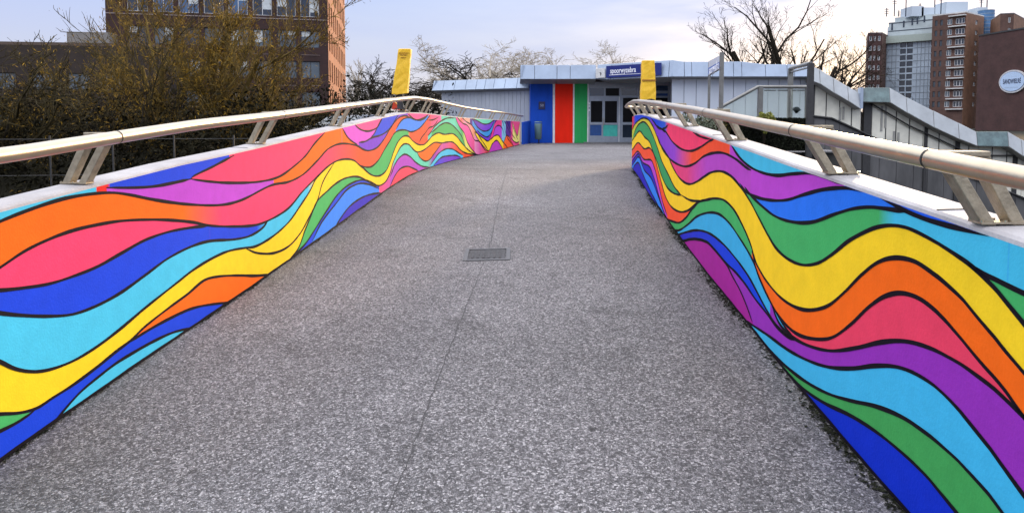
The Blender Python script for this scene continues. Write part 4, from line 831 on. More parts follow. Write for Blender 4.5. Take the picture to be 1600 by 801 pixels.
for k in range(7):
    an=R(-60+k*22); m.hexa([c+Vector((-.02,0,-.1)),c+Vector((.02,0,-.1)),c+Vector((.02,.02,-.1)),c+Vector((-.02,.02,-.1))],[c+Vector((math.sin(an)*.16-.03,0,math.cos(an)*.14)),c+Vector((math.sin(an)*.16+.03,0,math.cos(an)*.14)),c+Vector((math.sin(an)*.16+.03,.02,math.cos(an)*.14)),c+Vector((math.sin(an)*.16-.03,.02,math.cos(an)*.14))])
m.build('sticker',mat('dark_print',(.02,.03,.03),.6),T)
# portal frame: two tall posts and a double top beam
PYa,PYb=26.6,22.5
T=thing('portal_frame','tall steel portal frame of two posts and a tilted top beam at the stair entrance','portal frame',(xat(1232,PYa),PYa,-2)); base=tuple(T.location)
a0=Vector((xat(1233.5,PYa),PYa,0)); b0=Vector((xat(1264.5,PYb),PYb,0))
m=MB(base); m.box(a0.x-.085,a0.x+.085,a0.y-.06,a0.y+.06,-5,zat(107,PYa)); m.build('post',M_SST,T)
m=MB(base); m.box(b0.x-.09,b0.x+.09,b0.y-.06,b0.y+.06,-5,zat(99,PYb)); m.build('post',M_DST,T)
for ya,yb,r_ in ((107,99,.07),(113,105,.03)):
    m=MB(base); m.tube([Vector((a0.x,a0.y,zat(ya,PYa))),Vector((b0.x,b0.y,zat(yb,PYb)))],r_,8); m.build('top_beam',M_SST,T)
# information sign on two poles
IY=20.5; IY2=17.8
T=thing('information_sign','blue and white information board on two tall steel poles, seen at a slant','sign',(xat(1107,IY),IY,-2)); base=tuple(T.location)
pa=Vector((xat(1107,IY),IY,0)); pb=Vector((xat(1126,IY2),IY2,0))
m=MB(base); m.box(pa.x-.03,pa.x+.03,IY-.03,IY+.03,-5,zat(97,IY)); m.build('pole',M_SST,T)
m=MB(base); m.box(pb.x-.045,pb.x+.045,IY2-.045,IY2+.045,-5,zat(82,IY2)); m.build('pole',M_SST,T)
U=(pb-pa).normalized(); Nn=Vector((U.y,-U.x,0)); L_=(pb-pa).length
z0a,z1a=zat(118,IY),zat(96,IY); z0b,z1b=zat(107,IY2),zat(86,IY2)
def slant(m,f0,f1,w0,w1,u0=.03,u1=None):
    u1=L_-.05 if u1 is None else u1
    P=lambda u,f,w_: pa+U*u+Nn*w_+Vector((0,0,(z0a+(z0b-z0a)*u/L_)*(1-f)+(z1a+(z1b-z1a)*u/L_)*f))
    m.hexa([P(u0,f0,w1),P(u1,f0,w1),P(u1,f0,w0),P(u0,f0,w0)],[P(u0,f1,w1),P(u1,f1,w1),P(u1,f1,w0),P(u0,f1,w0)])
m=MB(base); slant(m,0,1,-.03,.03); m.build('board',mat('pale_sign_board',(.50,.53,.60),.5),T)
m=MB(base); slant(m,.04,.52,.031,.036); m.build('blue_band',mat('mid_blue_band',(.07,.14,.42),.5),T)
text_obj('lettering','spoorwyzebra',.34,M_LET,T,pa+U*(L_*.5)+Nn*.04+Vector((0,0,(z0a+z0b)/2*.72+(z1a+z1b)/2*.28)),U+Vector((0,0,(z0b-z0a)/L_)),(0,0,1),width=L_*.8,local=base)

# ------------------------------------------------------------------ brick office building, left
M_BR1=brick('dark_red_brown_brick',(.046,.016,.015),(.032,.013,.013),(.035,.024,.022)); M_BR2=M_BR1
def office():
    c=Vector((-20.7,80.0,.6)); l=Vector((-42.6,74.6,.6)); rr_=Vector((-26.3,112,.6))
    T=thing('office_building','tall dark red brick office building with its narrow end lit orange by the low sun','building',tuple(c)); base=tuple(c)
    U=(c-l).normalized(); Nn=Vector((U.y,-U.x,0)); Wd=(c-l).length; H=22.5
    holes=[];info=[]
    def zz(y,x): # height above ground at column x on the facade
        return 0
    fl=3.40; nb=9; pitch=Wd/nb
    sill0=zat(123,80)-.6; rn=random.Random(5)
    for r in range(-2,5):
        for i in range(nb):
            u1=Wd-.95-i*pitch; u0=u1-2.0
            if u0<.3: continue
            z0=sill0+r*fl; z1=z0+(1.9 if r<2 else 2.15); 
            if r<-1 and z0<.3: continue
            holes.append((u0,u1,z0,z1)); info.append((r,i))
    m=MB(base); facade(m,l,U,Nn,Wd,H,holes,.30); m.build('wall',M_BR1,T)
    for (a,b,cc_,d),(r,i) in zip(holes,info):
        bl=None
        if rn.random()<.45: bl=(a+.08,a+.96,d-rn.uniform(.5,1.6)) if rn.random()<.5 else (a+1.04,b-.08,d-rn.uniform(.5,1.7))
        window(l,U,Nn,a,b,cc_,d,-.24,T,base,M_FRAME_W if r>=2 else M_FRAME_D,(M_GL_BLUE if r>=2 else M_GL_GREY) if rn.random()<.75 else M_GL_DARK,1,.07,blind=bl)
        if r==1 or r==0:
            s_=MB(base); s_.obox(l,U,Nn,a-.05,b+.05,.0,.05,cc_-.85,cc_-.80); 
            s_.build('sill_line',mat('light_stone_trim',(.20,.15,.14),.8),T)
    m=MB(base); m.obox(l,U,Nn,0,Wd,.0,.06,sill0+2*fl-.35,sill0+2*fl-.27); m.build('string_course',mat('pale_stone_trim',(.30,.25,.24),.8),T)
    # end wall: the low sun's orange is put into the brick colour
    U2=(rr_-c).normalized(); N2=Vector((U2.y,-U2.x,0)); W2=(rr_-c).length
    holes=[]
    for r in range(-2,5):
        for k in range(9):
            u0=1.2+k*3.4; z0=sill0+r*fl-(.15 if r<2 else .4); 
            if z0<.2: continue
            holes.append((u0,u0+1.7,z0,z0+2.35))
    m=MB(base); facade(m,c,U2,N2,W2,H,holes,.35); m.build('end_wall',brick('sunlit_tone_brick',(.42,.150,.055),(.36,.12,.05),(.26,.13,.08)),T)
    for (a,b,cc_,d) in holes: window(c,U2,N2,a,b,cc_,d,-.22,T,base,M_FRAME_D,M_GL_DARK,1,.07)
    m=MB(base); back=Vector((0,14,0)); l2=l+(rr_-c); 
    m.mesh([l,l2,l2+Vector((0,0,H)),l+Vector((0,0,H)),rr_,rr_+Vector((0,0,H))],[(0,3,2,1),(1,2,5,4)]); m.build('rear_wall',M_BR1,T)
    m=MB(base); m.prism([tuple(l.xy),tuple(c.xy),tuple(rr_.xy),tuple(l2.xy)],.6+H-.3,.6+H-.02); m.build('roof',M_ROOF,T)
    # dark interior core so that nothing shows through the openings
office()
# low brick building far left
def low_building():
    l=Vector((-62,66,.6)); c=Vector((-35,70,.6)); T=thing('brick_building','low dark brick building with a flat roof behind the bare trees at far left','building',tuple(c)); base=tuple(c)
    U=(c-l).normalized(); Nn=Vector((U.y,-U.x,0)); Wd=(c-l).length; H=zat(70,68)-.6
    holes=[(Wd-3-i*3.3-2,Wd-3-i*3.3,z,z+1.6) for i in range(8) for z in (1.,4.4) if z+1.6<H-.4]
    m=MB(base); facade(m,l,U,Nn,Wd,H,holes,.25); m.build('wall',brick('brown_grey_brick',(.035,.022,.017),(.028,.018,.015),(.03,.024,.02)),T)
    for h_ in holes: window(l,U,Nn,*h_,-.2,T,base,M_FRAME_D,M_GL_GREY,1,.07)
    m=MB(base); q=[l,c,c+Vector((-1,14,0)),l+Vector((-1,14,0))]; m.prism([tuple(p.xy) for p in q],H+.55,H+.9); m.build('roof',mat('brown_roof_edge',(.10,.07,.055),.8),T)
    m=MB(base); e=c+Vector((-1,14,0)); m.hexa([c+Vector((0,.0,0)),c+Vector((.25,0,0)),e+Vector((.25,0,0)),e],[c+Vector((0,0,H)),c+Vector((.25,0,H)),e+Vector((.25,0,H)),e+Vector((0,0,H))]); m.build('end_wall',M_BR1,T)
    m=MB(base); m.obox(l,U,Nn,Wd-9.5,Wd-5.5,-5,-3,H+.4,H+1.7); m.build('rooftop_box',mat('grey_plant_box',(.2,.19,.18),.7),T)
    # upper storey behind, golden sunlight painted in as its wall colour
    m=MB(base); a=Vector((-44,90,.6)); m.box(-48,-40,88,96,.6,zat(56,88)); m.build('rear_storey',mat('golden_lit_wall',(.45,.30,.12),.8),T)
low_building()

# ------------------------------------------------------------------ towers on the right
def tower_block(name,label,cols,mwall,H0,Yb,facades):
    pass
M_BR3=brick('brown_brick',(.115,.060,.046),(.09,.048,.038),(.10,.06,.05)); M_BR4=brick('sunlit_tone_brown_brick',(.20,.10,.055),(.165,.082,.048),(.16,.09,.06)); M_BR5=brick('dark_maroon_brick',(.075,.030,.027),(.060,.026,.024),(.055,.035,.033))
M_TGL=glass('pale_blue_curtain_wall',(.40,.48,.56),.35,.3,.15); M_BALC=mat('white_balcony_edge',(.55,.55,.54),.6); M_PALE=mat('pale_blue_plant_room',(.45,.52,.60),.6)
def brick_tower():
    Y0=200.; p0=Vector((xat(1451,Y0+3),Y0+3,-4)); p1=Vector((xat(1503,Y0-4),Y0-4,-4)); p2=Vector((xat(1531,Y0+4),Y0+4,-4)); base=tuple(p1)
    T=thing('residential_tower','tall brown brick apartment tower with white balcony edges on its bowed front','building',base)
    z=lambda y: zat(y,Y0)+4
    H=z(23); fl=(z(35)-z(163))/8.
    def face(a,b,mm,cols,nm,wallname):
        U=(b-a).normalized(); Nn=Vector((U.y,-U.x,0)); Wd=(b-a).length; holes=[];kinds=[]
        for k in range(9):
            zc=z(35)-k*fl
            for (f0,f1,hh,kd) in cols: holes.append((Wd*f0,Wd*f1,zc-hh,zc+hh)); kinds.append(kd)
        m=MB(base); facade(m,a,U,Nn,Wd,H,holes,.25); m.build(wallname,mm,T)
        for h_,kd in zip(holes,kinds):
            window(a,U,Nn,*h_,-.2,T,base,M_FRAME_W if kd else M_FRAME_D,M_GL_GREY if kd!=2 else M_GL_DARK,1+(kd==2),.14)
        return U,Nn,Wd
    U,Nn,Wd=face(p0,p1,M_BR3,[(.08,.16,.8,0),(.24,.32,.8,0),(.45,.60,.8,1),(.70,.97,.8,2)],'window','wall')
    for k in range(10):
        zc=z(35)-k*fl+fl*.5; m=MB(base); m.obox(p0,U,Nn,Wd*.52,Wd*1.0,-.1,.9,zc-.15,zc+.15); m.build('balcony_edge',M_BALC,T)
        if k: 
            m=MB(base); m.obox(p0,U,Nn,Wd*.68,Wd*1.0,.8,.88,zc+.15-fl,zc+.95-fl); 
    face(p1,p2,M_BR4,[(.52,.66,.6,1)],'window','side_wall')  # brick coloured lighter and warmer here to show sun on this side
    bk=[p0+Vector((12,14,0)),p2+Vector((6,10,0))]
    m=MB(base); m.prism([tuple(p0.xy),tuple(p1.xy),tuple(p2.xy),tuple(bk[1].xy),tuple(bk[0].xy)],-4+H-.1,-4+H+.3); m.build('roof',M_BALC,T)
    m=MB(base)
    for a,b in ((p2,bk[1]),(bk[1],bk[0]),(bk[0],p0)):
        m.face([a,b,b+Vector((0,0,H)),a+Vector((0,0,H))],0,[(0,0),((b-a).length,0),((b-a).length,H),(0,H)])
    m.build('rear_wall',M_BR3,T)
brick_tower()
def glass_block():
    Y0=212.; a=Vector((xat(1374,Y0+8),Y0+8,-4)); b=Vector((xat(1456,Y0-2),Y0-2,-4)); base=tuple(b)
    T=thing('glass_office_block','pale blue glass office block with aerials and plant boxes on its stepped roof','building',base)
    U=(b-a).normalized(); Nn=Vector((U.y,-U.x,0)); Wd=(b-a).length
    H=zat(64,Y0)+4; n=16; fh=H/n
    holes=[(Wd*f0,Wd*f1,k*fh+.35,(k+1)*fh-.1) for k in range(3,n) for f0,f1 in ((.36,.47),(.49,.60),(.935,.995))]
    m=MB(base); facade(m,a,U,Nn,Wd,H,holes,.3); m.build('curtain_wall',M_TGL,T)
    for h_ in holes: window(a,U,Nn,*h_,-.2,T,base,M_FRAME_D,M_GL_DARK,0,.15)
    m=MB(base)
    for k in range(2,n+1): m.obox(a,U,Nn,0,Wd*.355,.0,.08,k*fh-.12,k*fh+.05); m.obox(a,U,Nn,Wd*.61,Wd*.93,.0,.08,k*fh-.12,k*fh+.05)
    for f in (.1,.2,.28,.68,.75,.82,.89): m.obox(a,U,Nn,Wd*f,Wd*f+.15,.0,.06,fh,H)
    m.build('glazing_bars',mat('grey_glazing_bar',(.22,.26,.30),.5),T)
    m=MB(base); m.obox(a,U,Nn,-2.5,Wd+.2,-.5,1.3,H-.1,H+2.0); m.build('cornice',mat('greenish_stone_band',(.36,.42,.38),.7),T)
    # stepped upper storeys, curved to the right
    z2=zat(35,Y0)+4
    m=MB(base); m.obox(a,U,Nn,Wd*.10,Wd*.97,-12,-1.0,H+1.95,z2+1); m.build('upper_storey',mat('pale_metal_storey',(.42,.48,.50),.5,0,.2,.3),T)
    m=MB(base); m.obox(a,U,Nn,Wd*.2,Wd*.98,-11.9,-2.0,z2+.95,zat(22,Y0)+4); m.build('upper_storey',mat('pale_metal_storey',(.42,.48,.50)),T)
    m=MB(base)
    for f in (.02,.3,.5,.62,.78): m.obox(a,U,Nn,Wd*(.14+f*.8),Wd*(.17+f*.8),-1.0,-.9,H+4.+4*f*.5,H+6.+4*f*.5)
    for zz_ in (3.6,6.0): m.obox(a,U,Nn,Wd*.10,Wd*.97,-1.0,-.93,H+zz_,H+zz_+.25)
    m.build('storey_windows',M_GL_DARK,T)
    for x0,x1,y0,y1 in ((1424,1443,7,22),(1440,1460,9,20),(1478,1512,0,14),(1527,1543,9,16)):
        m=MB(base); m.box(xat(x0,Y0),xat(x1,Y0),Y0+2,Y0+8,zat(24,Y0),zat(y0+1,Y0)); m.build('plant_room',M_PALE,T)
    for x,y in ((1400,-6),(1418,-12),(1440,3),(1463,-18),(1473,-10),(1407,14),(1536,-8),(1545,-15),(1388,10)):
        m=MB(base); m.tube([(xat(x,Y0),Y0+3,zat(24,Y0)),(xat(x,Y0),Y0+3,zat(y,Y0))],.16,6); 
        for k in range(3): m.box(xat(x,Y0)-.7,xat(x,Y0)+.7,Y0+2.9,Y0+3.1,zat(y+3+k*3,Y0)-.06,zat(y+3+k*3,Y0)+.06)
        m.build('aerial',M_GL_DARK,T)
    m=MB(base); m.box(a.x+10,b.x+22,Y0+8.2,Y0+24,-4,zat(26,Y0)); m.build('rear_wing',M_TGL,T)
    # round blue glass stair at the right
    cx=xat(1541,Y0-6); m=MB(base); rr_=(xat(1552,Y0)-xat(1530,Y0))/2; m.tube([(cx,Y0-4,-4),(cx,Y0-4,zat(15,Y0-6))],rr_,24); m.build('stair_tower',glass('blue_stair_glass',(.06,.16,.32),.2,.4,.3),T)
    m=MB(base)
    for k in range(12): m.tube([(cx,Y0-4,zat(15+k*5.5,Y0-6)-.15),(cx,Y0-4,zat(15+k*5.5,Y0-6))],rr_+.08,24)
    m.build('floor_bands',mat('steel_blue_band',(.20,.28,.38),.5),T)
glass_block()
def small_tower(name,label,x0,x1,xs_,ytop,Y0,mm,mm2,wcols,bx=5.5):
    a=Vector((xat(x0,Y0),Y0,-4)); b=Vector((xat(x1,Y0-1),Y0-1,-4)); c=Vector((xat(xs_,Y0+9),Y0+9,-4)); base=tuple(b); T=thing(name,label,'building',base)
    H=zat(ytop,Y0)+4; U=(b-a).normalized(); Nn=Vector((U.y,-U.x,0)); Wd=(b-a).length; fl=2.9
    holes=[(Wd*f0,Wd*f1,H-2.4-k*fl,H-.9-k*fl) for k in range(9) for f0,f1 in wcols]
    m=MB(base); facade(m,a,U,Nn,Wd,H,holes,.25); m.build('wall',mm,T)
    for h_ in holes: window(a,U,Nn,*h_,-.2,T,base,M_FRAME_W,M_GL_GREY,0,.16)
    m=MB(base); 
    for p,q in ((b,c),(c,a+Vector((bx,12,0))),(a+Vector((bx,12,0)),a)): m.face([p,q,q+Vector((0,0,H)),p+Vector((0,0,H))],0,[(0,0),((q-p).length,0),((q-p).length,H),(0,H)])
    m.build('side_wall',mm2,T)
    m=MB(base); m.prism([tuple(a.xy),tuple(b.xy),tuple(c.xy),(a.x+bx,a.y+12)],-4+H-.2,-4+H+.15); m.build('roof',M_ROOF,T); return T
small_tower('brick_block','dark brown brick block at the left end of the pale blue glass office block',1352,1374,1386,52,214.,M_BR5,M_BR3,[(.1,.3),(.42,.56),(.72,.9)])
small_tower('brick_block','upper brick block rising behind the maroon wall with the oval sign',1556,1577,1594,22,190.,M_BR3,M_BR4,[(.6,.78)])  # side brick carries the same painted-in sun tone as the tower
# maroon wall with oval sign
def maroon():
    Y0=120.; a=Vector((xat(1524,Y0+4),Y0+4,-5)); b=Vector((xat(1640,Y0-10),Y0-10,-5)); base=tuple(a)
    T=thing('brick_hall','big windowless maroon brick hall carrying a white oval sign','building',base); U=(b-a).normalized(); Nn=Vector((U.y,-U.x,0)); Wd=(b-a).length
    Ha=zat(57,Y0+4)+5; Hb=zat(38,Y0-10)+5
    m=MB(base); L=Wd; m.face([a,b,b+Vector((0,0,Hb)),a+Vector((0,0,Ha))],0,[(0,0),(L,0),(L,Hb),(0,Ha)]); 
    a2=a+Vector((18,22,0)); b2=b+Vector((18,22,0))
    m.face([a2,a,a+Vector((0,0,Ha)),a2+Vector((0,0,Ha))],0,[(0,0),(22,0),(22,Ha),(0,Ha)]); m.face([b2,a2,a2+Vector((0,0,Ha)),b2+Vector((0,0,Hb))],0,[(0,0),(L,0),(L,Hb),(0,Ha)]); m.face([b,b2,b2+Vector((0,0,Hb)),b+Vector((0,0,Hb))],0,[(0,0),(22,0),(22,Hb),(0,Hb)])
    m.face([a+Vector((0,0,Ha-.05)),b+Vector((0,0,Hb-.05)),b2+Vector((0,0,Hb-.05)),a2+Vector((0,0,Ha-.05))]); m.build('wall',M_BR5,T)
    m=MB(base); m.hexa([a+Nn*.1+Vector((0,0,Ha)),b+Nn*.1+Vector((0,0,Hb)),b-Nn*.4+Vector((0,0,Hb)),a-Nn*.4+Vector((0,0,Ha))],[a+Nn*.1+Vector((0,0,Ha+.25)),b+Nn*.1+Vector((0,0,Hb+.25)),b-Nn*.4+Vector((0,0,Hb+.25)),a-Nn*.4+Vector((0,0,Ha+.25))]); m.build('coping',M_DST,T)
    # oval sign
    u=Wd*.49
    for k in range(200):
        p=a+U*u; xx=800+F*p.x/p.y
        if xx<1579: u+=.05
        else: break
    p=a+U*u; zc=zat(127.5,p.y); k_=p.y/F
    S=thing('oval_sign','white oval sign with dark lettering on the maroon brick hall','sign',(p.x,p.y,zc)); sb=S.location
    def oval(rx,rz,w0,w1,name,mm):
        m=MB(sb); n=48; vs=[];
        for w_ in (w0,w1):
            for i in range(n): t=2*math.pi*i/n; vs.append(p+U*math.cos(t)*rx+Nn*w_+Vector((0,0,zc+math.sin(t)*rz-p.z)))
        m.mesh(vs,[tuple(reversed(range(n))),tuple(range(n,2*n))]+[(i,(i+1)%n,n+(i+1)%n,n+i) for i in range(n)]); m.build(name,mm,S)
    p=Vector((p.x,p.y,0)); 
    k_=p.y/F
    oval(24.5*k_,17.8*k_,.0,.25,'rim',mat('off_white_rim',(.55,.55,.56),.5)); oval(22.5*k_,15.6*k_,.25,.28,'ring',mat('grey_blue_ring',(.10,.14,.22),.5)); oval(21.8*k_,14.9*k_,.28,.31,'face',mat('pale_blue_face',(.44,.58,.78),.5))
    dk=mat('dark_navy_lettering',(.03,.04,.09),.5)
    text_obj('lettering','SANDWIELRÉ',1.05,dk,S,p+Nn*.33+Vector((0,0,zc+.0)),U,(0,0,1),width=32*k_,bold=.02,local=sb)
    text_obj('small_lettering','ART & DESIGN' if False else '—————————',.35,mat('faded_lettering',(.25,.33,.36),.5),S,p+Nn*.33+Vector((0,0,zc-.95)),U,(0,0,1),width=24*k_,local=sb)
maroon()

# ------------------------------------------------------------------ trees
def grow_tree(rng, H, spread, levels, kids, trunk_r, stems=1, up=.25, wob=.22, first=.25, lenk=.62, zig=1., tw_min=.008, angle=(25,60), fork=False):
    """returns list of branches (pts, r0, r1, level)"""
    out=[]; tips=[]
    def grow(p,d,L,r,lv):
        n=max(3,int(5-lv*.5)); pts=[p]; dd=d.copy(); seg=L/n
        for i in range(n):
            dd=dd+np.array([rng.normal(0,wob*zig),rng.normal(0,wob*zig),rng.normal(0,wob*.6)+up*.35*(lv>0)]); dd/=np.linalg.norm(dd); p=p+dd*seg; pts.append(p)
        r1=max(tw_min*.5,r*(.55 if lv==0 else .35)); out.append((np.array(pts),r,r1,lv))
        if lv>=levels: tips.append((p,dd)); return
        nk=kids[min(lv,len(kids)-1)]
        for k in range(nk):
            f=(first if lv==0 else .15)+(1-(first if lv==0 else .15))*(k+rng.uniform(.2,1))/nk; f=min(f,1)
            idx=f*n; i=min(int(idx),n-1); q=pts[i]+(pts[i+1]-pts[i])*(idx-i)
            base_d=(pts[i+1]-pts[i]); base_d/=np.linalg.norm(base_d)
            a=np.radians(rng.uniform(*angle)); ph=rng.uniform(0,2*np.pi)
            t1=np.cross(base_d,[0,0,1.]); 
            if np.linalg.norm(t1)<.1: t1=np.cross(base_d,[1.,0,0])
            t1/=np.linalg.norm(t1); t2=np.cross(base_d,t1)
            nd=base_d*np.cos(a)+(t1*np.cos(ph)+t2*np.sin(ph))*np.sin(a)*np.array([spread,spread,1.])
            nd[2]+=up*.5; nd/=np.linalg.norm(nd)
            rr_=r+(r1-r)*f
            grow(q,nd,L*lenk*rng.uniform(.7,1.15)*(1.1-.35*f),max(tw_min,rr_*rng.uniform(.5,.72)),lv+1)
    for s_ in range(stems):
        a=2*np.pi*s_/max(stems,1)+rng.uniform(-.5,.5); tilt=0 if stems==1 else rng.uniform(.2,.55)
        grow(np.array([math.cos(a),math.sin(a),0])*(.25 if stems>1 else 0),np.array([math.cos(a)*tilt*spread,math.sin(a)*tilt*spread,1.])/math.hypot(1,tilt*spread),H*rng.uniform(.8,1.0)*.62,trunk_r*(1 if stems==1 else rng.uniform(.6,1)),0)
    return out,tips
def branches_mesh(name,brs,m,parent,sel=None):
    vs=[];fs=[];o=0
    for pts,r0,r1,lv in brs:
        if sel and not sel(lv): continue
        n=8 if lv==0 else 5 if lv==1 else 3; k=len(pts)
        d=np.gradient(pts,axis=0); d/=np.linalg.norm(d,axis=1)[:,None]+1e-9
        a=np.cross(d,[.13,.21,.97]); a/=np.linalg.norm(a,axis=1)[:,None]+1e-9; b=np.cross(d,a)
        rr_=np.linspace(r0,r1,k)
        if lv==0: rr_[0]*=1.35
        for j in range(n):
            t=2*math.pi*j/n; vs.append(pts+(a*math.cos(t)+b*math.sin(t))*rr_[:,None])
        for i in range(k-1):
            for j in range(n):
                j2=(j+1)%n; fs.append((o+j*k+i,o+j2*k+i,o+j2*k+i+1,o+j*k+i+1))
        o+=n*k
    me=bpy.data.meshes.new(name); me.from_pydata(np.vstack(vs).tolist(),[],fs); me.materials.append(m); me.polygons.foreach_set('use_smooth',[True]*len(fs)); me.update()
    return link(name,me,parent)
def leaves_mesh(name,brs,rng,m,parent,n,size,levels,jit,asp=.16):
    segs=[(p[i],p[i+1]) for p,_,_,lv in brs if lv in levels for i in range(len(p)-1)]
    A=np.array([s[0] for s in segs]);B=np.array([s[1] for s in segs]); ix=rng.integers(0,len(A),n); f=rng.random((n,1))
    c=A[ix]*(1-f)+B[ix]*f+rng.normal(0,jit,(n,3)); u=rng.normal(0,1,(n,3))+(B-A)[ix]/(np.linalg.norm((B-A)[ix],axis=1)[:,None]+1e-9)*1.3; u/=np.linalg.norm(u,axis=1)[:,None]; v=np.cross(u,rng.normal(0,1,(n,3))); v/=np.linalg.norm(v,axis=1)[:,None]
    s=size*rng.uniform(.5,1.4,(n,1)); V=np.stack([c-u*s,c+v*s*asp,c+u*s,c-v*s*asp],axis=1).reshape(-1,3)
    me=bpy.data.meshes.new(name); me.from_pydata(V.tolist(),[],[(4*i,4*i+1,4*i+2,4*i+3) for i in range(n)]); me.materials.append(m); me.update(); return link(name,me,parent)
M_BARK=mat('dark_bark',(.022,.018,.013),.9,0,.4,8,.5,40,spec=.15); M_BARK2=mat('olive_lichen_bark',(.125,.088,.026),.9,0,.6,1.5,.5,30,spec=.15); M_BARKM=mat('mid_olive_bark',(.055,.043,.018),.9,0,.5,2,.5,30,spec=.15); M_BARK3=mat('pale_grey_twigs',(.34,.30,.24),.9,0,.3,6)
M_LEAF=mat('golden_olive_leaves',(.24,.14,.016),.8,0,.7,.9,spec=.15); M_LEAF2=mat('dull_olive_leaves',(.050,.042,.010),.8,0,.6,1.3,spec=.15); M_LEAFP=mat('pale_buds',(.34,.28,.18),.8,0,.3,2)
def tree(name,label,x,Y,ytop,zbase,seed,bark,leaf=None,nl=0,lsize=.05,cat='tree',group=None,twig=None,wx=1.,**kw):
    rng=np.random.default_rng(seed); X0=xat(x,Y); Ht=zat(ytop,Y)-zbase
    T=thing(name,label,cat,(X0,Y,zbase),group=group)
    brs,tips=grow_tree(rng,Ht,**kw)
    # scale to the wanted height
    zmax=max(p[:,2].max() for p,_,_,_ in brs); k=Ht/zmax; brs=[(p*np.array([k*wx,k*wx,k]),a,b,l) for p,a,b,l in brs]
    branches_mesh('trunk',brs,bark,T,lambda l:l==0); c=branches_mesh('crown',brs,twig or bark,T,lambda l:l>0)
    if leaf: leaves_mesh('leaves',brs,rng,leaf,c,nl,lsize,(kw['levels']-1,kw['levels']),.10)
    return T
# near multi-stemmed trees on the left bank
tree('multistem_tree','wide many-stemmed tree full of golden olive twigs before the brick office building',300,30,-60,-3,71,M_BARK2,M_LEAF,13000,.085,twig=M_BARK2,wx=.82,spread=1.25,levels=4,kids=(6,6,5,4),trunk_r=.19,stems=6,up=.26,wob=.17,first=.10,lenk=.60,tw_min=.015,angle=(18,52))
tree('multistem_tree','dark bare many-stemmed tree at the far left before the low brick building',92,28,-8,-3.5,23,M_BARK,M_LEAF,5500,.07,twig=M_BARKM,wx=1.15,spread=1.2,levels=4,kids=(6,6,5,3),trunk_r=.16,stems=6,up=.22,wob=.2,first=.15,lenk=.62,tw_min=.014,angle=(20,55))
tree('bare_tree','dark bare tree cut by the left edge of the picture',-8,27,18,-3.5,37,M_BARK,M_LEAF2,1500,.06,twig=M_BARKM,wx=1.2,spread=1.1,levels=4,kids=(6,6,5,3),trunk_r=.14,stems=3,up=.2,wob=.2,first=.2,lenk=.62,tw_min=.013,angle=(22,58))
tree('small_tree','low olive tree between the two big left trees',182,26,88,-3.5,41,M_BARK,M_LEAF,3500,.07,twig=M_BARK,spread=1.2,levels=4,kids=(6,5,5,3),trunk_r=.09,stems=5,up=.2,wob=.18,first=.1,lenk=.6,tw_min=.011,angle=(20,60))
tree('small_tree','low olive tree right of the wide golden tree, before the office windows',440,33,92,-3,43,M_BARK,M_LEAF2,3000,.07,twig=M_BARK2,spread=1.1,levels=4,kids=(6,5,4,3),trunk_r=.09,stems=5,up=.2,wob=.18,first=.1,lenk=.6,tw_min=.011,angle=(20,60))
# far trees
tree('bare_tree','thin bare tree just right of the office building corner',590,62,84,.6,51,M_BARK,wx=1.3,spread=1.1,levels=4,kids=(7,6,5,3),trunk_r=.22,stems=1,up=.25,wob=.16,first=.2,lenk=.6,tw_min=.022,angle=(22,55))
tree('bare_tree','short pale bare tree hard against the sunlit end of the office building',556,70,88,.6,52,M_BARK3,wx=1.1,spread=1.0,levels=3,kids=(9,7,5),trunk_r=.2,stems=1,up=.3,wob=.14,first=.2,lenk=.55,tw_min=.022,angle=(22,50))
tree('bare_tree','flat topped dark bare tree left of the pavilion wing',690,58,82,.6,53,M_BARK,wx=1.7,spread=1.6,levels=4,kids=(8,6,5,4),trunk_r=.28,stems=2,up=.02,wob=.22,first=.35,lenk=.62,tw_min=.024,angle=(30,65))
tree('bare_tree','low dark bare tree behind the leaning yellow post',640,55,112,.6,54,M_BARK,wx=1.5,spread=1.4,levels=4,kids=(7,6,5,4),trunk_r=.24,stems=2,up=.1,wob=.2,first=.2,lenk=.62,tw_min=.022,angle=(30,60))
tree('bare_tree','pale twiggy tree above the left end of the blue panel',812,64,55,.6,55,M_BARK3,M_LEAFP,5000,.09,wx=1.6,spread=1.2,levels=4,kids=(8,6,5,4),trunk_r=.26,stems=2,up=.15,wob=.18,first=.3,lenk=.6,tw_min=.02,angle=(25,60))
tree('bare_tree','pale low tree above the pavilion wing roof',762,66,82,.6,56,M_BARK3,M_LEAFP,4000,.08,wx=1.7,spread=1.3,levels=4,kids=(8,6,5,4),trunk_r=.22,stems=2,up=.1,wob=.2,first=.25,lenk=.6,tw_min=.02,angle=(25,60))
tree('bare_tree','pale thin tree above the red and green panels',893,68,62,.6,57,M_BARK3,M_LEAFP,2500,.08,wx=1.6,spread=1.2,levels=4,kids=(8,6,5,3),trunk_r=.2,stems=2,up=.1,wob=.2,first=.3,lenk=.6,tw_min=.018,angle=(25,60))
tree('bare_tree','tall dark bare tree with wide forking limbs behind the roof of the staircase',1212,50,-40,.6,76,M_BARK,wx=.92,spread=1.3,levels=5,kids=(6,4,4,3,2),trunk_r=.27,stems=4,up=.20,wob=.17,first=.25,lenk=.60,tw_min=.011,angle=(20,50))
tree('bare_tree','low spreading bare tree left of the brown towers behind the stair roof',1276,54,40,.6,63,M_BARK,wx=.72,spread=1.5,levels=5,kids=(6,5,4,3,2),trunk_r=.28,stems=3,up=.08,wob=.20,first=.25,lenk=.62,tw_min=.013,angle=(25,58))
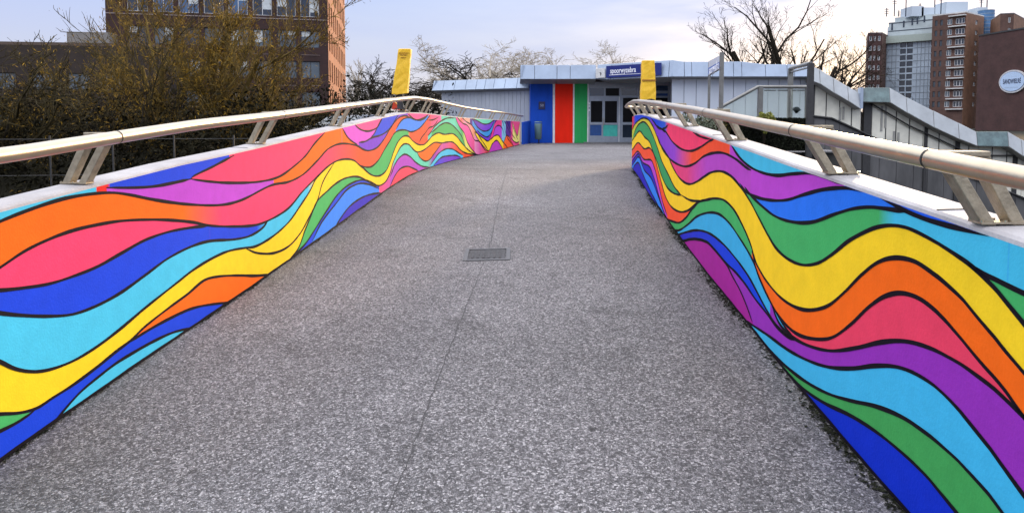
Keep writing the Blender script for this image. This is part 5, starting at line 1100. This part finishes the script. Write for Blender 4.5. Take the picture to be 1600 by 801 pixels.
tree('bare_tree','slim bare tree before the pale blue glass block',1428,48,108,-4,67,M_BARK,wx=1.1,spread=1.0,levels=4,kids=(7,5,4,3),trunk_r=.16,stems=1,up=.3,wob=.16,first=.4,lenk=.5,tw_min=.014,angle=(20,50))
# ------------------------------------------------------------------ undergrowth and hedges
def shrub_cloud(name,m,boxes,n,size,seed,**props):
    rng=np.random.default_rng(seed); c=[]
    for (x0,x1,y0,y1,h) in boxes:
        k=int(n/len(boxes)); q=rng.random((k,3)); x=x0+(x1-x0)*q[:,0]; y=y0+(y1-y0)*q[:,1]
        g_=np.array([ground_h(a,b) for a,b in zip(x,y)]); bump=.55+.45*np.sin(x*1.3+1.7*np.sin(y*.8))*np.cos(y*.9+x*.4); c.append(np.stack([x,y,g_+h*bump*q[:,2]**.6],1))
    c=np.vstack(c); n=len(c); u=rng.normal(0,1,(n,3)); u/=np.linalg.norm(u,axis=1)[:,None]; v=np.cross(u,rng.normal(0,1,(n,3))); v/=np.linalg.norm(v,axis=1)[:,None]
    s=size*rng.uniform(.5,1.5,(n,1)); V=np.stack([c-u*s,c+v*s*.4,c+u*s,c-v*s*.4],axis=1).reshape(-1,3)
    me=bpy.data.meshes.new(name); me.from_pydata(V.tolist(),[],[(4*i,4*i+1,4*i+2,4*i+3) for i in range(n)]); me.materials.append(m); me.update()
    return link(name,me,None,**props)
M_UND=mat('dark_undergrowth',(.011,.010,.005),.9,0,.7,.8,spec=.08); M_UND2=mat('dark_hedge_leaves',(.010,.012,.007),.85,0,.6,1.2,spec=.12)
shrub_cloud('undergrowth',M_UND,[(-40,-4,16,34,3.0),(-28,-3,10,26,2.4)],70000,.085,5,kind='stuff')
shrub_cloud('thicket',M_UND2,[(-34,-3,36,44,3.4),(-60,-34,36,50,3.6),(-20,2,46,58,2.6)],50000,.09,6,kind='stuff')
# clipped dark hedge / planter at the right
def hedge(x0,x1,y0,y1,z0,z1,seed,label,cat='hedge',name='hedge'):
    rng=np.random.default_rng(seed); T=thing(name,label,cat,((x0+x1)/2,(y0+y1)/2,z0)); L=T.location
    m=MB(tuple(L)); m.box(x0+.12,x1-.12,y0+.12,y1-.12,z0,z1-.12); m.build('core',mat('dark_hedge_core',(.010,.011,.008),.95),T)
    n=9000; q=rng.random((n,3)); c=np.stack([x0+(x1-x0)*q[:,0],y0+(y1-y0)*q[:,1],z0+(z1-z0)*q[:,2]],1)
    f=rng.integers(0,3,n); c[f==0,2]=z1-rng.random((f==0).sum())*.12; c[f==1,1]=y0+rng.random((f==1).sum())*.12; c[f==2,0]=np.where(rng.random((f==2).sum())<.5,x0,x1)
    c-=np.array(L); u=rng.normal(0,1,(n,3)); u/=np.linalg.norm(u,axis=1)[:,None]; v=np.cross(u,rng.normal(0,1,(n,3))); v/=np.linalg.norm(v,axis=1)[:,None]
    s=.055*rng.uniform(.5,1.4,(n,1)); V=np.stack([c-u*s,c+v*s*.45,c+u*s,c-v*s*.45],axis=1).reshape(-1,3)
    me=bpy.data.meshes.new('leaves'); me.from_pydata(V.tolist(),[],[(4*i,4*i+1,4*i+2,4*i+3) for i in range(n)]); me.materials.append(M_UND2); link('leaves',me,T)
hedge(xat(1122,24),xat(1262,24),23.9,25.2,.65,zat(185,24),1,'dark clipped hedge standing before the glass balustrade')
def bush(x,Y,ytop,r,seed,label,m):
    rng=np.random.default_rng(seed); zt_=zat(ytop,Y); T=thing('bush',label,'bush',(xat(x,Y),Y,zt_-r*2)); n=2600
    q=rng.normal(0,1,(n,3)); q/=np.linalg.norm(q,axis=1)[:,None]; c=q*r*(rng.random((n,1))**.35)*(1+.25*np.sin(q[:,:1]*7+q[:,2:3]*5)); c[:,2]=c[:,2]*1.1+r
    u=rng.normal(0,1,(n,3)); u/=np.linalg.norm(u,axis=1)[:,None]; v=np.cross(u,rng.normal(0,1,(n,3))); v/=np.linalg.norm(v,axis=1)[:,None]
    s=.05*rng.uniform(.5,1.4,(n,1)); V=np.stack([c-u*s,c+v*s*.45,c+u*s,c-v*s*.45],axis=1).reshape(-1,3)
    me=bpy.data.meshes.new('foliage'); me.from_pydata(V.tolist(),[],[(4*i,4*i+1,4*i+2,4*i+3) for i in range(n)]); me.materials.append(m); link('foliage',me,T)
    b=[(np.array([[0,0,-1.5 if False else -.6],[rng.normal(0,.1)*r,rng.normal(0,.1)*r,r*.8],[q[i][0]*r*.6,q[i][1]*r*.6,r*(1+q[i][2]*.6)]]),.02,.006,2) for i in range(14)]; branches_mesh('stems',b,M_BARK,T)
bush(1085,19.5,182,.55,2,'grey green bush behind the right railing near the yellow post',mat('grey_green_leaves',(.10,.12,.08),.8,0,.6,3))
bush(1108,20.2,186,.5,3,'darker bush beside the foot of the information sign',M_LEAF2)
bush(1195,23.6,178,.28,4,'small yellow green bush on the hedge by the balustrade post',mat('yellow_green_leaves',(.22,.23,.04),.8,0,.5,3))
# side retaining wall under the plaza edge
m=MB((8,15.8,-5)); m.box(3.4,4.6,15.22,15.5,-5,.66); m.box(4.3,4.6,15.5,23.5,-5,.62); m.box(4.3,11.2,23.5,23.7,-5,.66)
o=m.build('retaining_wall',mat('dark_stained_concrete',(.045,.045,.045),.85,0,.4,1.0,.3,20)); o.location=(8,15.8,-5); o['label']='dark stained retaining wall below the plaza edge behind the right parapet'; o['category']='wall'

# ------------------------------------------------------------------ parked cars beyond the left bank
def car(x,Y,paint,label,rz):
    T=thing('parked_car',label,'car',(xat(x,Y),Y,.62),group='cars parked beyond the left parapet',rz=rz)
    prof_=[(-2.1,.35),(-2.15,.75),(-1.9,.92),(-1.25,1.0),(-.6,1.42),(.55,1.46),(1.35,1.12),(1.95,1.02),(2.12,.8),(2.1,.35)]
    def body(ps,w0,w1):
        m=MB(); n=len(ps); vs=[]
        for s_ in (-1,1):
            for px,pz2 in ps:
                w_=w0 if pz2<1.03 else w1; vs.append((px,s_*w_,pz2))
        m.mesh(vs,[tuple(range(n)),tuple(reversed(range(n,2*n)))]+[(i,n+i,n+(i+1)%n,(i+1)%n) for i in range(n)],0); return m
    body(prof_,.88,.62).build('body',paint,T,bevel=.06)
    g_=body([(-1.18,1.03),(-.58,1.38),(.5,1.41),(1.22,1.12),(1.2,1.02)],.80,.66); g_.build('windows',M_GL_DARK,T)
    ws=MB(); ws.hexa([(-1.2,-.66,1.03),(-1.2,.66,1.03),(-1.16,.66,1.02),(-1.16,-.66,1.02)],[(-.66,-.56,1.405),(-.66,.56,1.405),(-.6,.56,1.40),(-.6,-.56,1.40)]); ws.build('windscreen',M_GL_GREY,T)
    for sx in (-1.35,1.35):
        for sy in (-.86,.86):
            w_=MB(); w_.tube([(sx,sy-.1,.32),(sx,sy+.1,.32)],.32,20); wo=w_.build('wheel',M_GAP,T); r_=MB(); r_.tube([(sx,sy-.105,.32),(sx,sy+.105,.32)],.19,14); r_.build('rim',M_STEEL,wo)
    for sy in (-.6,.6):
        h=MB(); h.box(-2.17,-2.08,sy-.17,sy+.17,.66,.80); h.build('headlight',M_WHT,T,bevel=.02)
car(562,33,mat('dark_blue_car_paint',(.02,.035,.07),.25,.3,.05,1,coat=.6),'dark blue car nearer the leaning yellow post, parked beyond the left parapet',R(65))
car(540,36,mat('black_car_paint',(.012,.012,.014),.25,.3,.05,1,coat=.6),'black car nearer the office building, parked beyond the left parapet',R(60))
# wire fence on the left bank
T=thing('bank_fence','low wire fence with thin posts on the dark bank behind the left parapet','fence',(-9,20,-3)); base=tuple(T.location)
for k in range(9):
    xx=-16+k*1.6; yy_=19+k*.25; m=MB(base); m.tube([(xx,yy_,ground_h(xx,yy_)),(xx,yy_,1.3)],.025,6); m.build('post',M_DST,T)
m=MB(base)
for zz_ in (.2,1.2): m.tube([(-16,19,zz_),(-3.2,21,zz_)],.008,4)
m.build('wire',M_DST,T)

# ------------------------------------------------------------------ grit along the wall feet, a few dead leaves
def debris(name,m,W,n,far,size,seed,ymax=13.3):
    rng=np.random.default_rng(seed); P=[];k=0
    s1=s_at(W,ymax); s0=s_at(W,.8)
    for i in range(n):
        t_=s0+(s1-s0)*rng.random()**1.3
        if math.sin(t_*3.1+seed)+math.sin(t_*7.7)*.6<rng.uniform(-1.4,.9): continue
        d_=.006+abs(rng.normal(0,far)); p=W.xy(t_); nn=W.nout(t_); x,y=p-nn*d_; z=deck_z(x,y)+.003
        a=rng.uniform(0,6.28); s_=size*rng.uniform(.4,1.6); h=rng.uniform(.002,.008)
        u=np.array([math.cos(a),math.sin(a)])*s_; v=np.array([-math.sin(a),math.cos(a)])*s_*rng.uniform(.3,.8)
        P+= [(x-u[0],y-u[1],z),(x+v[0],y+v[1],z+h),(x+u[0],y+u[1],z+h*.4),(x-v[0],y-v[1],z+h*.7)]
    me=bpy.data.meshes.new(name); me.from_pydata(P,[],[(4*i,4*i+1,4*i+2,4*i+3) for i in range(len(P)//4)]); me.materials.append(m); me.update(); link(name,me,None,kind='stuff')
M_GRIT=mat('dark_grit_and_moss',(.020,.022,.013),.95,0,.6,20,spec=.1)
debris('grit',M_GRIT,WR,5200,.028,.009,3); debris('grit',M_GRIT,WL,2200,.012,.007,8)

for Y_ in (17.2,21.0,24.8,28.6,32.4):
    x0_=xl(Y_)+.02; x1_=4.5 if Y_<23.5 else 7.0
    pj=MB(); pj.box(x0_,x1_,Y_-.012,Y_+.012,zl(Y_)-.02,zl(Y_)+.001) if False else pj.mesh([(x0_,Y_-.012,zl(Y_)+.0005),(x1_,Y_-.012,zr(Y_)+.0005),(x1_,Y_+.012,zr(Y_)+.0005),(x0_,Y_+.012,zl(Y_)+.0005)],[(0,1,2,3)])
    pj.build('paving_joint',M_SEAL,kind='structure')
